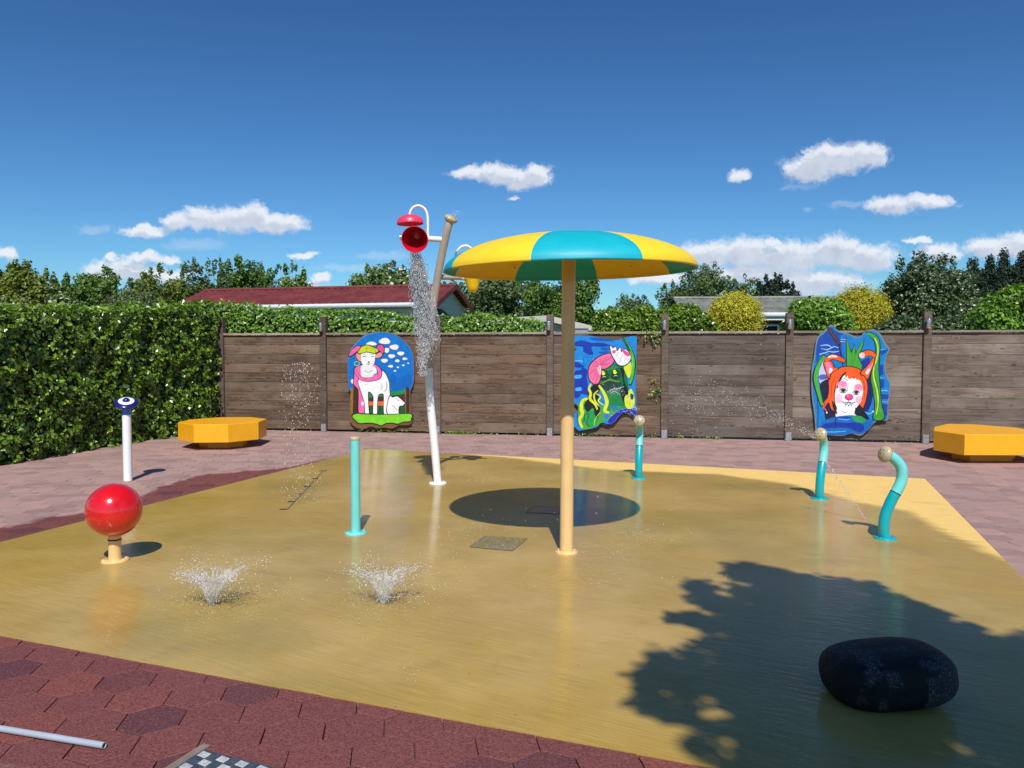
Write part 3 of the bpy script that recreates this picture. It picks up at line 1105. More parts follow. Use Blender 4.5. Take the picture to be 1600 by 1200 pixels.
def painting_lamb():
    p = Painting((540, 500), 6.667)
    out = [(20, 400), (40, 320), (90, 250), (160, 180), (240, 135), (340, 120), (440, 125), (540, 160), (620, 220), (680, 290), (712, 380), (715, 500), (715, 620), (700, 690), (675, 740),
           (675, 900), (690, 1000), (690, 1070), (640, 1095), (560, 1095), (480, 1130), (400, 1118), (330, 1128), (260, 1110), (190, 1135), (120, 1125), (70, 1090), (40, 1030), (45, 900), (50, 750), (25, 690), (18, 600)]
    p.board((118, 78, 50), out)
    p.fill((2, 108, 190), [(26, 400), (46, 322), (95, 255), (165, 187), (243, 143), (340, 128), (440, 133), (537, 168), (615, 227), (673, 296), (704, 383), (707, 500), (707, 620), (690, 690), (660, 735), (400, 740), (60, 735), (33, 690), (26, 600)])
    p.stroke((90, 150, 205), [(30, 420), (50, 325), (98, 258), (166, 192), (245, 148), (340, 133)], 6)
    p.fill((0, 95, 175), [(480, 560), (560, 600), (660, 560), (690, 640), (640, 720), (500, 730), (470, 650)])
    p.fill((95, 62, 28), [(50, 735), (80, 690), (140, 700), (140, 990), (60, 985)], False)
    p.fill((30, 82, 42), [(130, 738), (640, 738), (640, 992), (130, 992)], False)
    p.fill((74, 44, 36), [(450, 775), (625, 765), (625, 850), (450, 860)], False)
    p.fill((70, 42, 30), [(240, 800), (400, 790), (400, 850), (240, 850)], False)
    p.fill((240, 100, 40), [(236, 848), (300, 852), (405, 848), (405, 896), (320, 888), (236, 892)], False)
    p.fill((0, 140, 62), [(240, 752), (350, 748), (450, 745), (620, 735), (615, 765), (540, 778), (470, 785), (330, 800), (240, 805)])
    p.fill((140, 105, 50), [(52, 715), (70, 695), (82, 715), (76, 985), (52, 985)], False)
    p.fill((62, 40, 18), [(82, 712), (105, 695), (135, 712), (136, 985), (76, 985)], False)
    p.fill((58, 38, 20), [(622, 710), (640, 695), (664, 712), (664, 985), (626, 985)], False)
    p.fill((120, 90, 50), [(615, 715), (626, 700), (632, 720), (632, 985), (622, 985)], False)
    for (cx, cy, rx, ry) in [(408, 220, 58, 32), (507, 283, 47, 27), (575, 348, 36, 20), (480, 376, 36, 20), (405, 423, 34, 20), (540, 425, 24, 15), (617, 404, 25, 13), (470, 482, 27, 13), (545, 493, 13, 7), (600, 472, 15, 8), (652, 450, 12, 6), (515, 530, 13, 9), (425, 315, 32, 25), (270, 247, 54, 20), (72, 638, 18, 22)]:
        p.ell((70, 90, 110), cx + 1, cy + 3, rx * 1.05, ry * 1.05, 0.05)
        p.ell((235, 228, 222), cx, cy, rx, ry, 0.09)
    PK = (232, 105, 165)
    BK = (22, 24, 28)
    p.fill(BK, [(88, 500), (140, 470), (180, 480), (178, 640), (158, 740), (202, 800), (212, 880), (212, 978), (130, 978), (128, 780), (118, 720), (78, 670), (84, 590)])
    p.fill(PK, [(96, 508), (140, 480), (175, 490), (172, 630), (150, 735), (194, 800), (204, 880), (206, 972), (140, 972), (137, 780), (128, 715), (85, 665), (92, 590)])
    p.ell((240, 230, 235), 178, 870, 13, 22)
    p.fill(BK, [(134, 615), (300, 600), (352, 520), (408, 535), (440, 590), (460, 650), (464, 720), (467, 800), (447, 880), (447, 982), (398, 982), (392, 880), (388, 785), (350, 785), (337, 860), (332, 986), (284, 986), (284, 880), (280, 800), (246, 760), (243, 860), (250, 992), (200, 992), (193, 880), (172, 800), (146, 720)])
    p.fill((238, 236, 234), [(141, 620), (300, 605), (355, 528), (402, 543), (432, 592), (452, 650), (457, 720), (460, 800), (440, 880), (440, 976), (404, 976), (398, 880), (396, 775), (345, 778), (330, 860), (326, 980), (290, 980), (290, 880), (288, 790), (238, 745), (236, 860), (242, 986), (206, 986), (200, 880), (180, 800), (154, 720)])
    p.fill((225, 225, 225), [(172, 470), (160, 540), (180, 600), (300, 592), (325, 530), (285, 455)])
    p.stroke(BK, [(100, 530), (150, 600), (220, 622), (300, 612), (350, 590), (362, 540), (340, 500), (290, 460)], 48)
    p.stroke(PK, [(102, 530), (150, 600), (220, 622), (300, 610), (348, 588), (358, 540), (335, 500), (292, 466)], 38)
    p.ell(PK, 318, 582, 32, 26)
    p.stroke(BK, [(300, 575), (325, 560), (345, 575)], 5)
    p.stroke(BK, [(395, 750), (430, 710), (428, 640)], 7)
    p.stroke((110, 120, 125), [(375, 660), (382, 700), (372, 730)], 5)
    p.stroke((120, 120, 120), [(205, 672), (230, 668)], 5)
    p.stroke((120, 130, 125), [(200, 530), (240, 545), (285, 520)], 5)
    p.fill(BK, [(105, 350), (150, 328), (182, 360), (170, 432), (132, 428), (108, 392)])
    p.fill((235, 140, 140), [(112, 352), (150, 335), (175, 362), (164, 425), (136, 421), (115, 390)])
    p.fill(BK, [(298, 372), (340, 338), (392, 328), (385, 375), (340, 402), (303, 396)])
    p.fill((235, 150, 150), [(304, 374), (340, 345), (384, 336), (378, 370), (340, 395), (307, 390)])
    p.fill((238, 236, 234), [(176, 345), (165, 430), (190, 468), (225, 485), (270, 480), (297, 452), (306, 400), (300, 335)])
    p.fill(BK, [(125, 335), (162, 276), (240, 256), (322, 292), (352, 325), (300, 353), (220, 338), (150, 356)])
    p.fill((192, 208, 24), [(133, 332), (167, 283), (240, 264), (318, 299), (342, 322), (300, 344), (220, 330), (152, 348)])
    p.stroke(BK, [(248, 266), (300, 300), (318, 340)], 4)
    p.stroke(BK, [(240, 266), (215, 300), (222, 330)], 4)
    p.fill(BK, [(30, 375), (56, 315), (108, 270), (160, 264), (145, 315), (92, 356), (50, 382)])
    p.fill((228, 92, 150), [(37, 369), (61, 319), (110, 277), (152, 271), (138, 310), (90, 349), (52, 374)])
    p.fill(BK, [(318, 290), (346, 254), (394, 260), (410, 312), (392, 356), (356, 324)])
    p.fill((220, 70, 140), [(326, 291), (350, 261), (390, 267), (402, 310), (389, 348), (360, 320)])
    p.stroke(BK, [(178, 372), (195, 362), (215, 370)], 4)
    p.stroke(BK, [(180, 386), (198, 380), (217, 388)], 7)
    p.stroke(BK, [(262, 384), (282, 378), (304, 386)], 7)
    p.stroke((120, 130, 130), [(258, 362), (280, 355), (300, 366)], 4)
    p.ell(BK, 243, 438, 11, 7)
    p.stroke(BK, [(243, 440), (244, 455)], 4, False)
    p.stroke((130, 20, 30), [(218, 455), (240, 462), (262, 452)], 7)
    ring = [(120 + 26 * math.cos(t), 455 + 22 * math.sin(t)) for t in [k * math.pi / 5 for k in range(11)]]
    p.stroke((165, 195, 90), ring, 8, False)
    p.stroke((60, 160, 110), [(112, 380), (106, 400), (118, 425)], 8)
    p.fill(BK, [(436, 850), (460, 785), (492, 800), (540, 790), (598, 835), (628, 872), (600, 897), (566, 906), (558, 960), (562, 986), (432, 982)])
    p.fill((238, 236, 234), [(443, 850), (466, 794), (490, 808), (540, 798), (592, 840), (618, 868), (598, 889), (559, 900), (550, 960), (554, 979), (440, 975)])
    p.stroke(BK, [(485, 890), (510, 905), (540, 945)], 5)
    p.stroke(BK, [(535, 830), (550, 838), (562, 832)], 5)
    p.ell(BK, 612, 880, 8, 7)
    p.fill(BK, [(64, 1003), (108, 970), (400, 980), (684, 974), (690, 1035), (672, 1063), (600, 1066), (550, 1088), (480, 1078), (420, 1083), (370, 1106), (320, 1088), (240, 1078), (150, 1083), (104, 1056)])
    p.fill((118, 205, 34), [(72, 1003), (112, 978), (200, 984), (400, 988), (520, 984), (678, 980), (682, 1030), (668, 1053), (600, 1058), (550, 1078), (480, 1068), (420, 1073), (370, 1096), (320, 1078), (240, 1068), (150, 1073), (110, 1048)])
    p.done('arched painting of a white lamb in a pink scarf hung on the fence', [(150, 500), (560, 500), (150, 900), (560, 900)])


def painting_frog():
    p = Painting((860, 500), 6.0)
    out = [(165, 150), (350, 143), (450, 160), (600, 186), (690, 165), (800, 148), (812, 160), (808, 300), (806, 500), (800, 640), (806, 760), (806, 880), (795, 912), (745, 880), (690, 878), (640, 915), (600, 968), (540, 985), (480, 972), (440, 1010),
           (380, 1028), (300, 1040), (262, 1045), (225, 1015), (190, 1000), (150, 960), (190, 900), (230, 868), (258, 830), (240, 790), (200, 780), (165, 760), (150, 600), (215, 320), (238, 280), (215, 255), (160, 240)]
    p.board((70, 100, 110), out)
    p.fill((18, 128, 205), [(172, 158), (350, 150), (450, 167), (600, 193), (690, 172), (798, 156), (803, 300), (799, 500), (794, 640), (800, 760), (800, 875), (790, 903), (745, 873), (690, 871), (635, 909), (595, 960), (540, 977), (478, 964), (435, 1003),
           (380, 1020), (300, 1032), (264, 1036), (230, 1008), (195, 990), (160, 958), (196, 905), (238, 870), (266, 830), (246, 782), (205, 772), (172, 754), (158, 600), (222, 322), (246, 280), (222, 248), (168, 234)])
    D1 = (14, 50, 160); D2 = (8, 78, 175)
    p.fill(D1, [(222, 212), (300, 192), (380, 214), (470, 212), (560, 238), (500, 252), (400, 248), (385, 262), (402, 318), (372, 328), (312, 300), (300, 250), (222, 244)])
    p.fill(D2, [(370, 165), (470, 168), (560, 180), (600, 194), (520, 198), (400, 190)])
    p.fill(D2, [(470, 262), (540, 258), (560, 275), (500, 285)])
    p.fill(D2, [(460, 300), (540, 290), (540, 305), (470, 318)])
    p.fill(D1, [(224, 390), (310, 425), (300, 446), (226, 440)])
    p.fill(D1, [(224, 500), (280, 470), (300, 445), (345, 470), (340, 540), (352, 600), (345, 700), (290, 690), (270, 720), (224, 720)])
    p.fill((60, 165, 225), [(230, 520), (290, 515), (285, 545), (232, 548)])
    p.fill((60, 165, 225), [(235, 640), (285, 630), (290, 660), (240, 665)])
    p.stroke((120, 195, 235), [(226, 385), (270, 382), (310, 390)], 8)
    p.stroke((10, 20, 60), [(310, 350), (312, 410), (330, 430)], 5)
    p.stroke((10, 20, 60), [(310, 350), (400, 345)], 5)
    p.fill((70, 160, 60), [(262, 800), (300, 745), (360, 740), (420, 780), (530, 830), (630, 870), (600, 920), (540, 935), (470, 970), (400, 1010), (290, 1020), (262, 930)])
    p.fill((28, 130, 80), [(520, 800), (600, 765), (700, 780), (740, 810), (640, 845), (560, 860)])
    p.fill((24, 120, 190), [(560, 800), (610, 780), (640, 800), (600, 830)])
    p.fill((24, 150, 70), [(330, 860), (420, 860), (460, 920), (420, 990), (350, 1000), (310, 930)])
    p.fill((38, 28, 165), [(545, 935), (590, 890), (650, 850), (740, 828), (800, 858), (796, 895), (745, 868), (690, 866), (632, 904), (592, 955), (548, 968)])
    p.fill((20, 120, 200), [(500, 880), (540, 868), (560, 890), (520, 930)])
    p.stroke((15, 15, 30), [(225, 1005), (265, 1040), (300, 1036), (380, 1022), (440, 1003), (480, 968), (540, 980), (600, 962), (640, 910), (690, 872), (745, 874), (790, 905)], 9, False)
    p.fill((10, 104, 50), [(470, 465), (520, 430), (590, 415), (660, 420), (700, 460), (722, 560), (735, 700), (700, 790), (640, 800), (560, 790), (525, 700), (455, 610)])
    p.fill((14, 125, 60), [(535, 700), (600, 690), (665, 690), (700, 770), (640, 800), (560, 790)])
    p.fill((30, 135, 62), [(500, 440), (580, 425), (640, 435), (600, 460), (520, 468)])
    p.fill((20, 62, 52), [(450, 612), (500, 580), (555, 562), (620, 575), (668, 595), (640, 630), (560, 660), (490, 655)])
    p.stroke((150, 160, 40), [(470, 598), (520, 575), (555, 560), (600, 572), (650, 580)], 8)
    for cx, cy in ((503, 522), (612, 512)):
        p.ell((6, 45, 26), cx, cy, 45, 46)
        p.ell((10, 85, 45), cx, cy, 37, 38)
        p.ell((5, 40, 24), cx - 4, cy + 8, 30, 28)
        p.fill((235, 220, 40), [(cx - 22, cy - 40), (cx - 4, cy - 44), (cx + 10, cy - 18), (cx - 2, cy - 4), (cx - 20, cy - 12)])
        p.stroke((200, 215, 200), [(cx - 18, cy + 16), (cx, cy + 8), (cx + 18, cy + 14)], 6)
    p.fill((10, 14, 16), [(655, 455), (690, 470), (690, 560), (720, 640), (742, 700), (700, 785), (672, 740), (655, 650), (685, 590)])
    p.fill((205, 220, 50), [(688, 430), (750, 398), (760, 460), (742, 540), (716, 520)])
    p.fill((205, 218, 60), [(735, 660), (762, 650), (790, 740), (775, 820), (720, 830), (695, 770), (700, 715), (728, 700)])
    p.fill((40, 60, 50), [(752, 690), (780, 705), (772, 745), (750, 735)])
    p.stroke((12, 40, 25), [(678, 165), (738, 258), (780, 380), (772, 520), (745, 612)], 40)
    p.stroke((72, 178, 42), [(682, 170), (740, 262), (776, 380), (768, 520), (745, 600)], 28)
    p.stroke((150, 215, 70), [(742, 280), (768, 380), (760, 500)], 6)
    p.stroke((8, 50, 30), [(680, 165), (720, 235), (760, 310)], 12)
    PK = (232, 105, 152)
    p.fill((14, 14, 20), [(350, 520), (362, 424), (436, 350), (520, 312), (590, 312), (606, 370), (576, 428), (500, 468), (478, 440), (484, 486), (472, 566), (432, 610), (378, 588)])
    p.fill(PK, [(358, 520), (370, 430), (440, 358), (520, 320), (584, 320), (598, 370), (570, 420), (500, 460), (465, 430), (475, 480), (464, 560), (430, 601), (382, 580)])
    p.fill((240, 190, 210), [(462, 425), (476, 450), (474, 510), (450, 500), (440, 450)])
    for q in ([(465, 425), (470, 370)], [(470, 420), (530, 345)], [(475, 418), (575, 345)], [(480, 425), (560, 405)], [(455, 428), (400, 440)], [(452, 435), (372, 500)], [(455, 445), (395, 560)], [(462, 450), (425, 590)], [(455, 425), (420, 385)]):
        p.stroke((80, 20, 50), q, 5)
    p.fill((20, 30, 50), [(552, 236), (590, 250), (612, 246), (628, 282), (655, 248), (668, 292), (702, 268), (758, 326), (750, 384), (702, 430), (640, 428), (598, 380), (566, 316)])
    p.fill((240, 232, 238), [(560, 242), (588, 266), (610, 252), (626, 294), (654, 258), (664, 302), (702, 276), (750, 330), (743, 380), (700, 421), (642, 420), (604, 372), (573, 312)])
    p.fill((225, 80, 130), [(578, 290), (614, 284), (606, 312), (588, 314)])
    p.fill((225, 80, 130), [(665, 272), (700, 284), (745, 318), (738, 342), (705, 332), (680, 300)])
    for q in ([(615, 340), (640, 300)], [(650, 370), (680, 330)], [(690, 390), (715, 350)], [(720, 395), (740, 350)], [(640, 400), (665, 372)]):
        p.stroke((60, 40, 70), q, 5)
    YL = (212, 220, 52)
    p.fill((16, 16, 20), [(350, 680), (380, 630), (440, 596), (470, 640), (450, 690), (462, 770), (440, 800), (470, 830), (440, 920), (415, 880), (400, 820), (350, 860), (315, 800), (350, 740)])
    p.stroke(YL, [(385, 596), (362, 640), (378, 690), (372, 740), (420, 790), (440, 840)], 26)
    p.stroke(YL, [(455, 612), (505, 690), (530, 770), (510, 850), (548, 868)], 34)
    p.stroke(YL, [(448, 660), (410, 700), (420, 760), (455, 800)], 16)
    p.stroke(YL, [(350, 735), (300, 760), (290, 830), (300, 880), (272, 940), (300, 1010)], 34)
    p.stroke(YL, [(430, 690), (470, 720), (450, 760), (500, 800)], 14)
    p.stroke((30, 60, 20), [(345, 870), (360, 900), (340, 960), (370, 1000)], 6)
    p.stroke((30, 60, 20), [(318, 870), (322, 920), (300, 960)], 6)
    p.stroke((190, 210, 60), [(470, 860), (420, 930), (412, 990)], 7)
    p.stroke((20, 60, 30), [(262, 800), (255, 900), (270, 1000)], 6)
    for q in ([(545, 668), (585, 650), (640, 640), (690, 625)], [(560, 690), (600, 670), (640, 690)]):
        p.stroke((170, 175, 180), q, 9)
    p.done('wavy edged painting of a green frog wearing a pink lily pad and lotus', [(300, 300), (720, 250), (330, 800), (700, 800)])


def painting_redhair():
    p = Painting((1250, 500), 6.0)
    out = [(290, 42), (330, 75), (372, 108), (450, 125), (520, 155), (570, 150), (620, 105), (680, 86), (732, 108), (772, 158), (802, 220), (840, 268), (825, 310), (803, 370), (808, 480), (832, 560), (850, 605), (842, 700), (826, 800), (830, 900), (815, 942),
           (750, 940), (700, 962), (650, 1020), (600, 1066), (560, 1084), (480, 1066), (400, 1086), (300, 1082), (200, 1066), (150, 1042), (140, 960), (130, 850), (115, 750), (106, 600), (110, 450), (130, 350), (145, 230), (165, 160), (225, 105)]
    p.board((108, 125, 128), out)
    cx, cy = 478, 570
    inn = [(cx + (x - cx) * 0.968, cy + (y - cy) * 0.975) for x, y in out]
    p.fill((4, 118, 188), inn)
    p.fill((10, 66, 160), [(170, 180), (230, 120), (288, 68), (340, 110), (430, 142), (440, 250), (400, 350), (300, 330), (250, 300), (190, 330), (158, 400), (150, 320)])
    p.fill((20, 105, 185), [(380, 150), (440, 150), (440, 350), (400, 340), (390, 240)])
    for q in ([(190, 240), (260, 235), (300, 262)], [(200, 268), (260, 276), (320, 250), (360, 262)], [(250, 290), (310, 300), (365, 292)], [(180, 322), (215, 312), (260, 300)], [(380, 180), (430, 184)], [(375, 200), (425, 206)]):
        p.stroke((165, 195, 225), q, 9)
    p.fill((190, 195, 228), [(180, 440), (205, 380), (245, 350), (250, 450), (262, 545), (200, 590), (178, 560)])
    p.fill((90, 90, 170), [(180, 520), (240, 510), (262, 548), (190, 560)])
    p.fill((24, 20, 58), [(185, 610), (262, 555), (300, 620), (330, 780), (335, 915), (250, 945), (225, 860), (205, 760)])
    p.fill((14, 20, 100), [(610, 560), (665, 540), (685, 680), (655, 820), (600, 880), (520, 850), (560, 700)])
    p.fill((8, 50, 150), [(560, 400), (650, 350), (640, 420), (600, 460)])
    DB = (6, 58, 158)
    p.fill(DB, [(745, 425), (778, 415), (780, 510), (745, 525)], False)
    p.fill(DB, [(742, 560), (790, 555), (786, 630), (742, 650)], False)
    p.fill(DB, [(748, 690), (832, 700), (828, 742), (752, 742)], False)
    p.fill(DB, [(756, 780), (822, 790), (816, 900), (792, 880)], False)
    p.fill(DB, [(752, 292), (833, 272), (802, 308), (762, 336)], False)
    for q in ([(748, 540), (790, 545)], [(745, 665), (800, 660), (825, 668)], [(750, 765), (815, 768)], [(755, 280), (800, 272)], [(610, 860), (650, 880), (690, 855)]):
        p.stroke((90, 185, 228), q, 10)
    p.stroke((20, 25, 40), [(600, 110), (680, 130), (740, 185), (750, 300), (745, 420)], 8)
    # plants
    GR = (62, 158, 44)
    p.fill((12, 40, 30), [(430, 152), (482, 290), (512, 214), (524, 300), (604, 164), (596, 240), (552, 345), (590, 432), (574, 482), (432, 446)], False)
    p.fill(GR, [(436, 168), (478, 310), (492, 290), (512, 232), (518, 320), (598, 178), (588, 235), (543, 345), (582, 430), (570, 474), (440, 440)], False)
    p.stroke((12, 40, 30), [(490, 300), (485, 430)], 5)
    p.stroke((12, 40, 30), [(518, 320), (500, 430)], 5)
    p.stroke((12, 30, 60), [(232, 325), (170, 430), (140, 545), (172, 690), (208, 812)], 52)
    p.stroke((72, 168, 50), [(228, 335), (172, 430), (148, 545), (178, 690), (208, 800)], 38)
    p.fill((10, 40, 60), [(612, 108), (690, 122), (748, 186), (754, 300), (742, 450), (758, 640), (768, 780), (800, 925), (680, 936), (694, 800), (672, 650), (657, 540), (682, 400), (706, 300), (692, 205), (650, 150)])
    p.fill((60, 155, 42), [(622, 118), (688, 132), (738, 190), (744, 300), (733, 450), (748, 640), (758, 780), (788, 918), (692, 928), (704, 800), (684, 650), (668, 540), (692, 400), (716, 300), (702, 200), (655, 150)])
    p.stroke((200, 215, 60), [(700, 170), (730, 250), (722, 350), (696, 440), (690, 530), (724, 670), (732, 780), (714, 885)], 14)
    p.stroke((20, 60, 20), [(705, 400), (700, 520), (738, 660), (744, 800)], 5)
    p.fill((20, 18, 26), [(256, 86), (282, 76), (378, 215), (352, 232)])
    p.fill((92, 50, 38), [(266, 90), (283, 84), (369, 214), (354, 222)])
    p.stroke((15, 15, 25), [(362, 225), (385, 330), (402, 440)], 8, False)
    BK = (20, 18, 26)
    OR = (236, 88, 22)
    p.fill(BK, [(262, 570), (292, 484), (376, 442), (470, 430), (566, 460), (618, 530), (640, 620), (634, 700), (612, 790), (575, 850), (330, 870), (290, 840), (255, 740)])
    p.fill(OR, [(270, 570), (298, 492), (378, 450), (470, 438), (562, 468), (610, 532), (631, 620), (625, 700), (603, 790), (570, 838), (540, 700), (470, 560), (360, 640), (320, 780), (335, 855), (292, 832), (268, 770), (215, 835), (262, 720), (272, 640)])
    p.stroke(OR, [(258, 740), (218, 800), (252, 860)], 12)
    p.fill((242, 236, 238), [(340, 640), (352, 590), (392, 530), (420, 520), (428, 545), (445, 520), (455, 552), (490, 545), (500, 555), (520, 545), (530, 560), (560, 565), (584, 620), (588, 690), (562, 770), (525, 830), (508, 876), (515, 898), (335, 912), (346, 830), (330, 780), (326, 700)])
    p.stroke(BK, [(432, 488), (385, 540), (345, 640)], 18)
    p.stroke((160, 50, 20), [(560, 500), (600, 600), (605, 720)], 5)
    p.stroke((160, 50, 20), [(330, 520), (295, 620), (300, 740)], 5)
    p.stroke(BK, [(305, 760), (318, 820), (345, 880)], 20)
    p.stroke(BK, [(335, 600), (322, 700), (330, 790)], 6)
    # ears and paws
    p.fill(BK, [(216, 402), (240, 378), (300, 385), (326, 440), (370, 455), (300, 500), (275, 560), (236, 480)])
    p.fill(OR, [(224, 404), (244, 386), (294, 392), (318, 446), (356, 458), (290, 498), (270, 545), (243, 478)])
    p.fill((228, 120, 165), [(238, 404), (262, 390), (288, 420), (306, 466), (284, 500), (262, 500)])
    p.fill((240, 225, 228), [(276, 450), (306, 464), (286, 500), (270, 490)])
    p.stroke(BK, [(236, 388), (285, 345), (350, 352), (428, 392)], 56)
    p.stroke(OR, [(238, 386), (288, 347), (350, 354), (420, 388)], 44)
    p.stroke((238, 210, 205), [(262, 352), (300, 338), (348, 345)], 22)
    p.fill(BK, [(558, 495), (630, 420), (694, 330), (702, 400), (672, 480), (636, 570), (600, 530)])
    p.fill(OR, [(570, 495), (638, 424), (688, 350), (692, 400), (662, 480), (632, 552), (602, 520)])
    p.fill((230, 130, 170), [(612, 490), (648, 440), (684, 400), (664, 460), (632, 512)])
    p.fill((240, 228, 230), [(612, 490), (645, 455), (656, 470), (630, 510)])
    p.stroke(BK, [(712, 342), (660, 308), (600, 314), (552, 342)], 62)
    p.stroke(OR, [(706, 340), (656, 310), (602, 318), (560, 340)], 50)
    p.ell((240, 195, 185), 580, 332, 28, 28)
    # face details
    p.ell((240, 170, 198), 400, 612, 46, 46)
    p.ell((236, 138, 180), 398, 598, 38, 24)
    p.ell((240, 170, 198), 545, 640, 40, 44)
    p.ell((236, 134, 178), 550, 626, 32, 24)
    p.ell((242, 190, 210), 368, 735, 30, 42)
    p.ell((242, 180, 205), 548, 745, 28, 38)
    for cx, cy, w_ in ((402, 662, 38), (525, 680, 34)):
        p.ell((242, 236, 238), cx, cy, w_ + 4, 18)
        p.ell((60, 80, 78), cx + 2, cy + 1, w_ * 0.55, 14)
        p.ell((12, 18, 22), cx + 2, cy + 1, 9, 9)
        p.stroke(BK, [(cx - w_, cy + 2), (cx - 10, cy - 16), (cx + 15, cy - 14), (cx + w_, cy + 4)], 9)
        p.stroke(BK, [(cx - w_ + 8, cy + 10), (cx, cy + 20), (cx + w_ - 6, cy + 12)], 6)
    p.stroke(BK, [(385, 560), (420, 550), (450, 570)], 4)
    p.stroke(BK, [(440, 620), (446, 660)], 4)
    p.ell((150, 20, 80), 459, 722, 41, 30)
    p.ell((226, 62, 128), 459, 720, 36, 25)
    p.ell((240, 150, 190), 448, 710, 12, 7)
    p.stroke(BK, [(456, 748), (455, 768)], 4, False)
    p.stroke(BK, [(388, 762), (420, 776), (455, 770), (490, 778), (520, 766)], 6)
    for q in ([(420, 776), (428, 800), (440, 776)], [(445, 774), (455, 806), (466, 776)], [(470, 778), (480, 800), (490, 778)]):
        p.stroke((60, 60, 70), q, 5)
    p.stroke((140, 120, 130), [(385, 850), (410, 865), (435, 868)], 6)
    p.stroke((150, 130, 140), [(330, 770), (350, 790)], 4)
    p.stroke((150, 130, 140), [(510, 800), (535, 790)], 4)
    p.stroke(BK, [(528, 820), (548, 870), (600, 890), (640, 940)], 46)
    p.fill(BK, [(512, 850), (560, 800), (600, 850), (590, 900), (530, 890)])
    # water
    p.fill((10, 100, 175), [(200, 960), (270, 925), (340, 905), (470, 892), (540, 900), (620, 930), (690, 945), (660, 1000), (600, 1058), (520, 1060), (400, 1075), (250, 1070), (170, 1030)])
    p.fill((40, 150, 80), [(480, 905), (560, 900), (610, 930), (600, 965), (520, 950)])
    p.fill((6, 50, 150), [(185, 1025), (215, 980), (330, 955), (430, 965), (500, 958), (580, 975), (602, 1020), (570, 1050), (520, 1040), (440, 1010), (330, 1010), (230, 1020)])
    p.fill((6, 70, 165), [(330, 915), (430, 905), (480, 918), (400, 932)])
    p.stroke((90, 180, 225), [(210, 1046), (320, 1050), (430, 1040)], 9)
    p.stroke((90, 180, 225), [(350, 925), (440, 935), (470, 925)], 9)
    p.stroke(BK, [(330, 850), (330, 920), (335, 1020)], 7)
    p.stroke((10, 40, 80), [(160, 700), (170, 850), (165, 1010)], 6)
    p.ell((220, 230, 240), 250, 868, 8, 8)
    p.ell((220, 230, 240), 684, 858, 8, 8)
    p.done('wavy edged painting of a red haired animal with a white face and pink nose', [(260, 250), (700, 250), (300, 950), (640, 900)])


painting_lamb()
painting_frog()
painting_redhair()


# ------------------------------------------------------------------ splash pad equipment
def flange(root, r, mat, z=0.0, bolts=4, thick=0.012):
    b = MB()
    b.lathe([(0, thick), (r * 0.96, thick), (r, thick * 0.7), (r, 0.0)], 32)
    for k in range(bolts):
        t = 2 * math.pi * (k + 0.4) / bolts
        b.lathe([(0, 0.007), (0.006, 0.007), (0.007, 0)], 8, M=Matrix.Translation((r * 0.8 * math.cos(t), r * 0.8 * math.sin(t), thick)))
    return b.build('base_flange', mat, root)


def mushroom():
    p = W(885, 863)
    root = empty('mushroom_shower', (p.x, p.y, 0), 'big mushroom shower with yellow and turquoise striped dome on a tan pole', 'shower')
    flange(root, 0.083, M['tan'], bolts=6)
    b = MB()
    b.tube([(0, 0, 0), (0.004, 0, 1.0), (0.012, 0, 2.3)], 0.0495, 36, sub=1)
    b.build('pole', M['tan'], root)
    # canopy
    Rr = 0.918
    seg = 128
    off = R(-90 + 3.2 - 22.5)
    b = MB()
    prof = []
    H = 0.262
    for i in range(25):
        t = i / 24 * math.pi / 2
        prof.append((Rr * math.sin(t) ** 1.0, H * (math.cos(t) ** 1.12)))
    outer = [(max(r, 0.001), z) for r, z in prof]
    inner = [(max(r - 0.010, 0.001), z - 0.012) for r, z in prof]
    inner[-1] = (Rr - 0.012, 0.0)
    full = outer + [(Rr + 0.004, -0.012), (Rr - 0.008, -0.014)] + inner[::-1]
    vs, fs, mi = [], [], []
    for r, z in full:
        for k in range(seg):
            t = 2 * math.pi * k / seg + off
            vs.append((r * math.cos(t), r * math.sin(t), z))
    for i in range(len(full) - 1):
        for k in range(seg):
            k2 = (k + 1) % seg
            fs.append((i * seg + k, i * seg + k2, (i + 1) * seg + k2, (i + 1) * seg + k))
            mi.append((k // 16) % 2)
    me_b = len(b.v)
    b.v.extend(vs); b.tint.extend([0.5] * len(vs))
    b.f.extend(fs); b.m.extend(mi); b.sm.extend([True] * len(fs))
    o = b.build('canopy', [M['can_teal'], M['can_yellow']], root)
    o.location = (0.014, 0, 2.092)
    o.rotation_euler = (R(1.15), R(-0.8), 0)
    b = MB()
    b.lathe([(0.05, -0.02), (0.11, 0.0), (0.12, 0.015), (0.05, 0.02)], 28, M=Matrix.Translation((0.012, 0, 2.30)))
    b.build('collar', M['tan'], root)
    for k in range(10):
        t = k * 2 * math.pi / 10 + 0.2
        b = MB()
        rr = 0.80
        b.lathe([(0, -0.008), (0.008, -0.006), (0.01, 0.01), (0, 0.012)], 10, M=Matrix.Translation((0.012 + rr * math.cos(t), rr * math.sin(t), 2.092 + H * math.cos(math.asin(rr / Rr)) ** 1.12 - 0.035)))
        b.build('spray_nozzle', M['steel'], root)


mushroom()


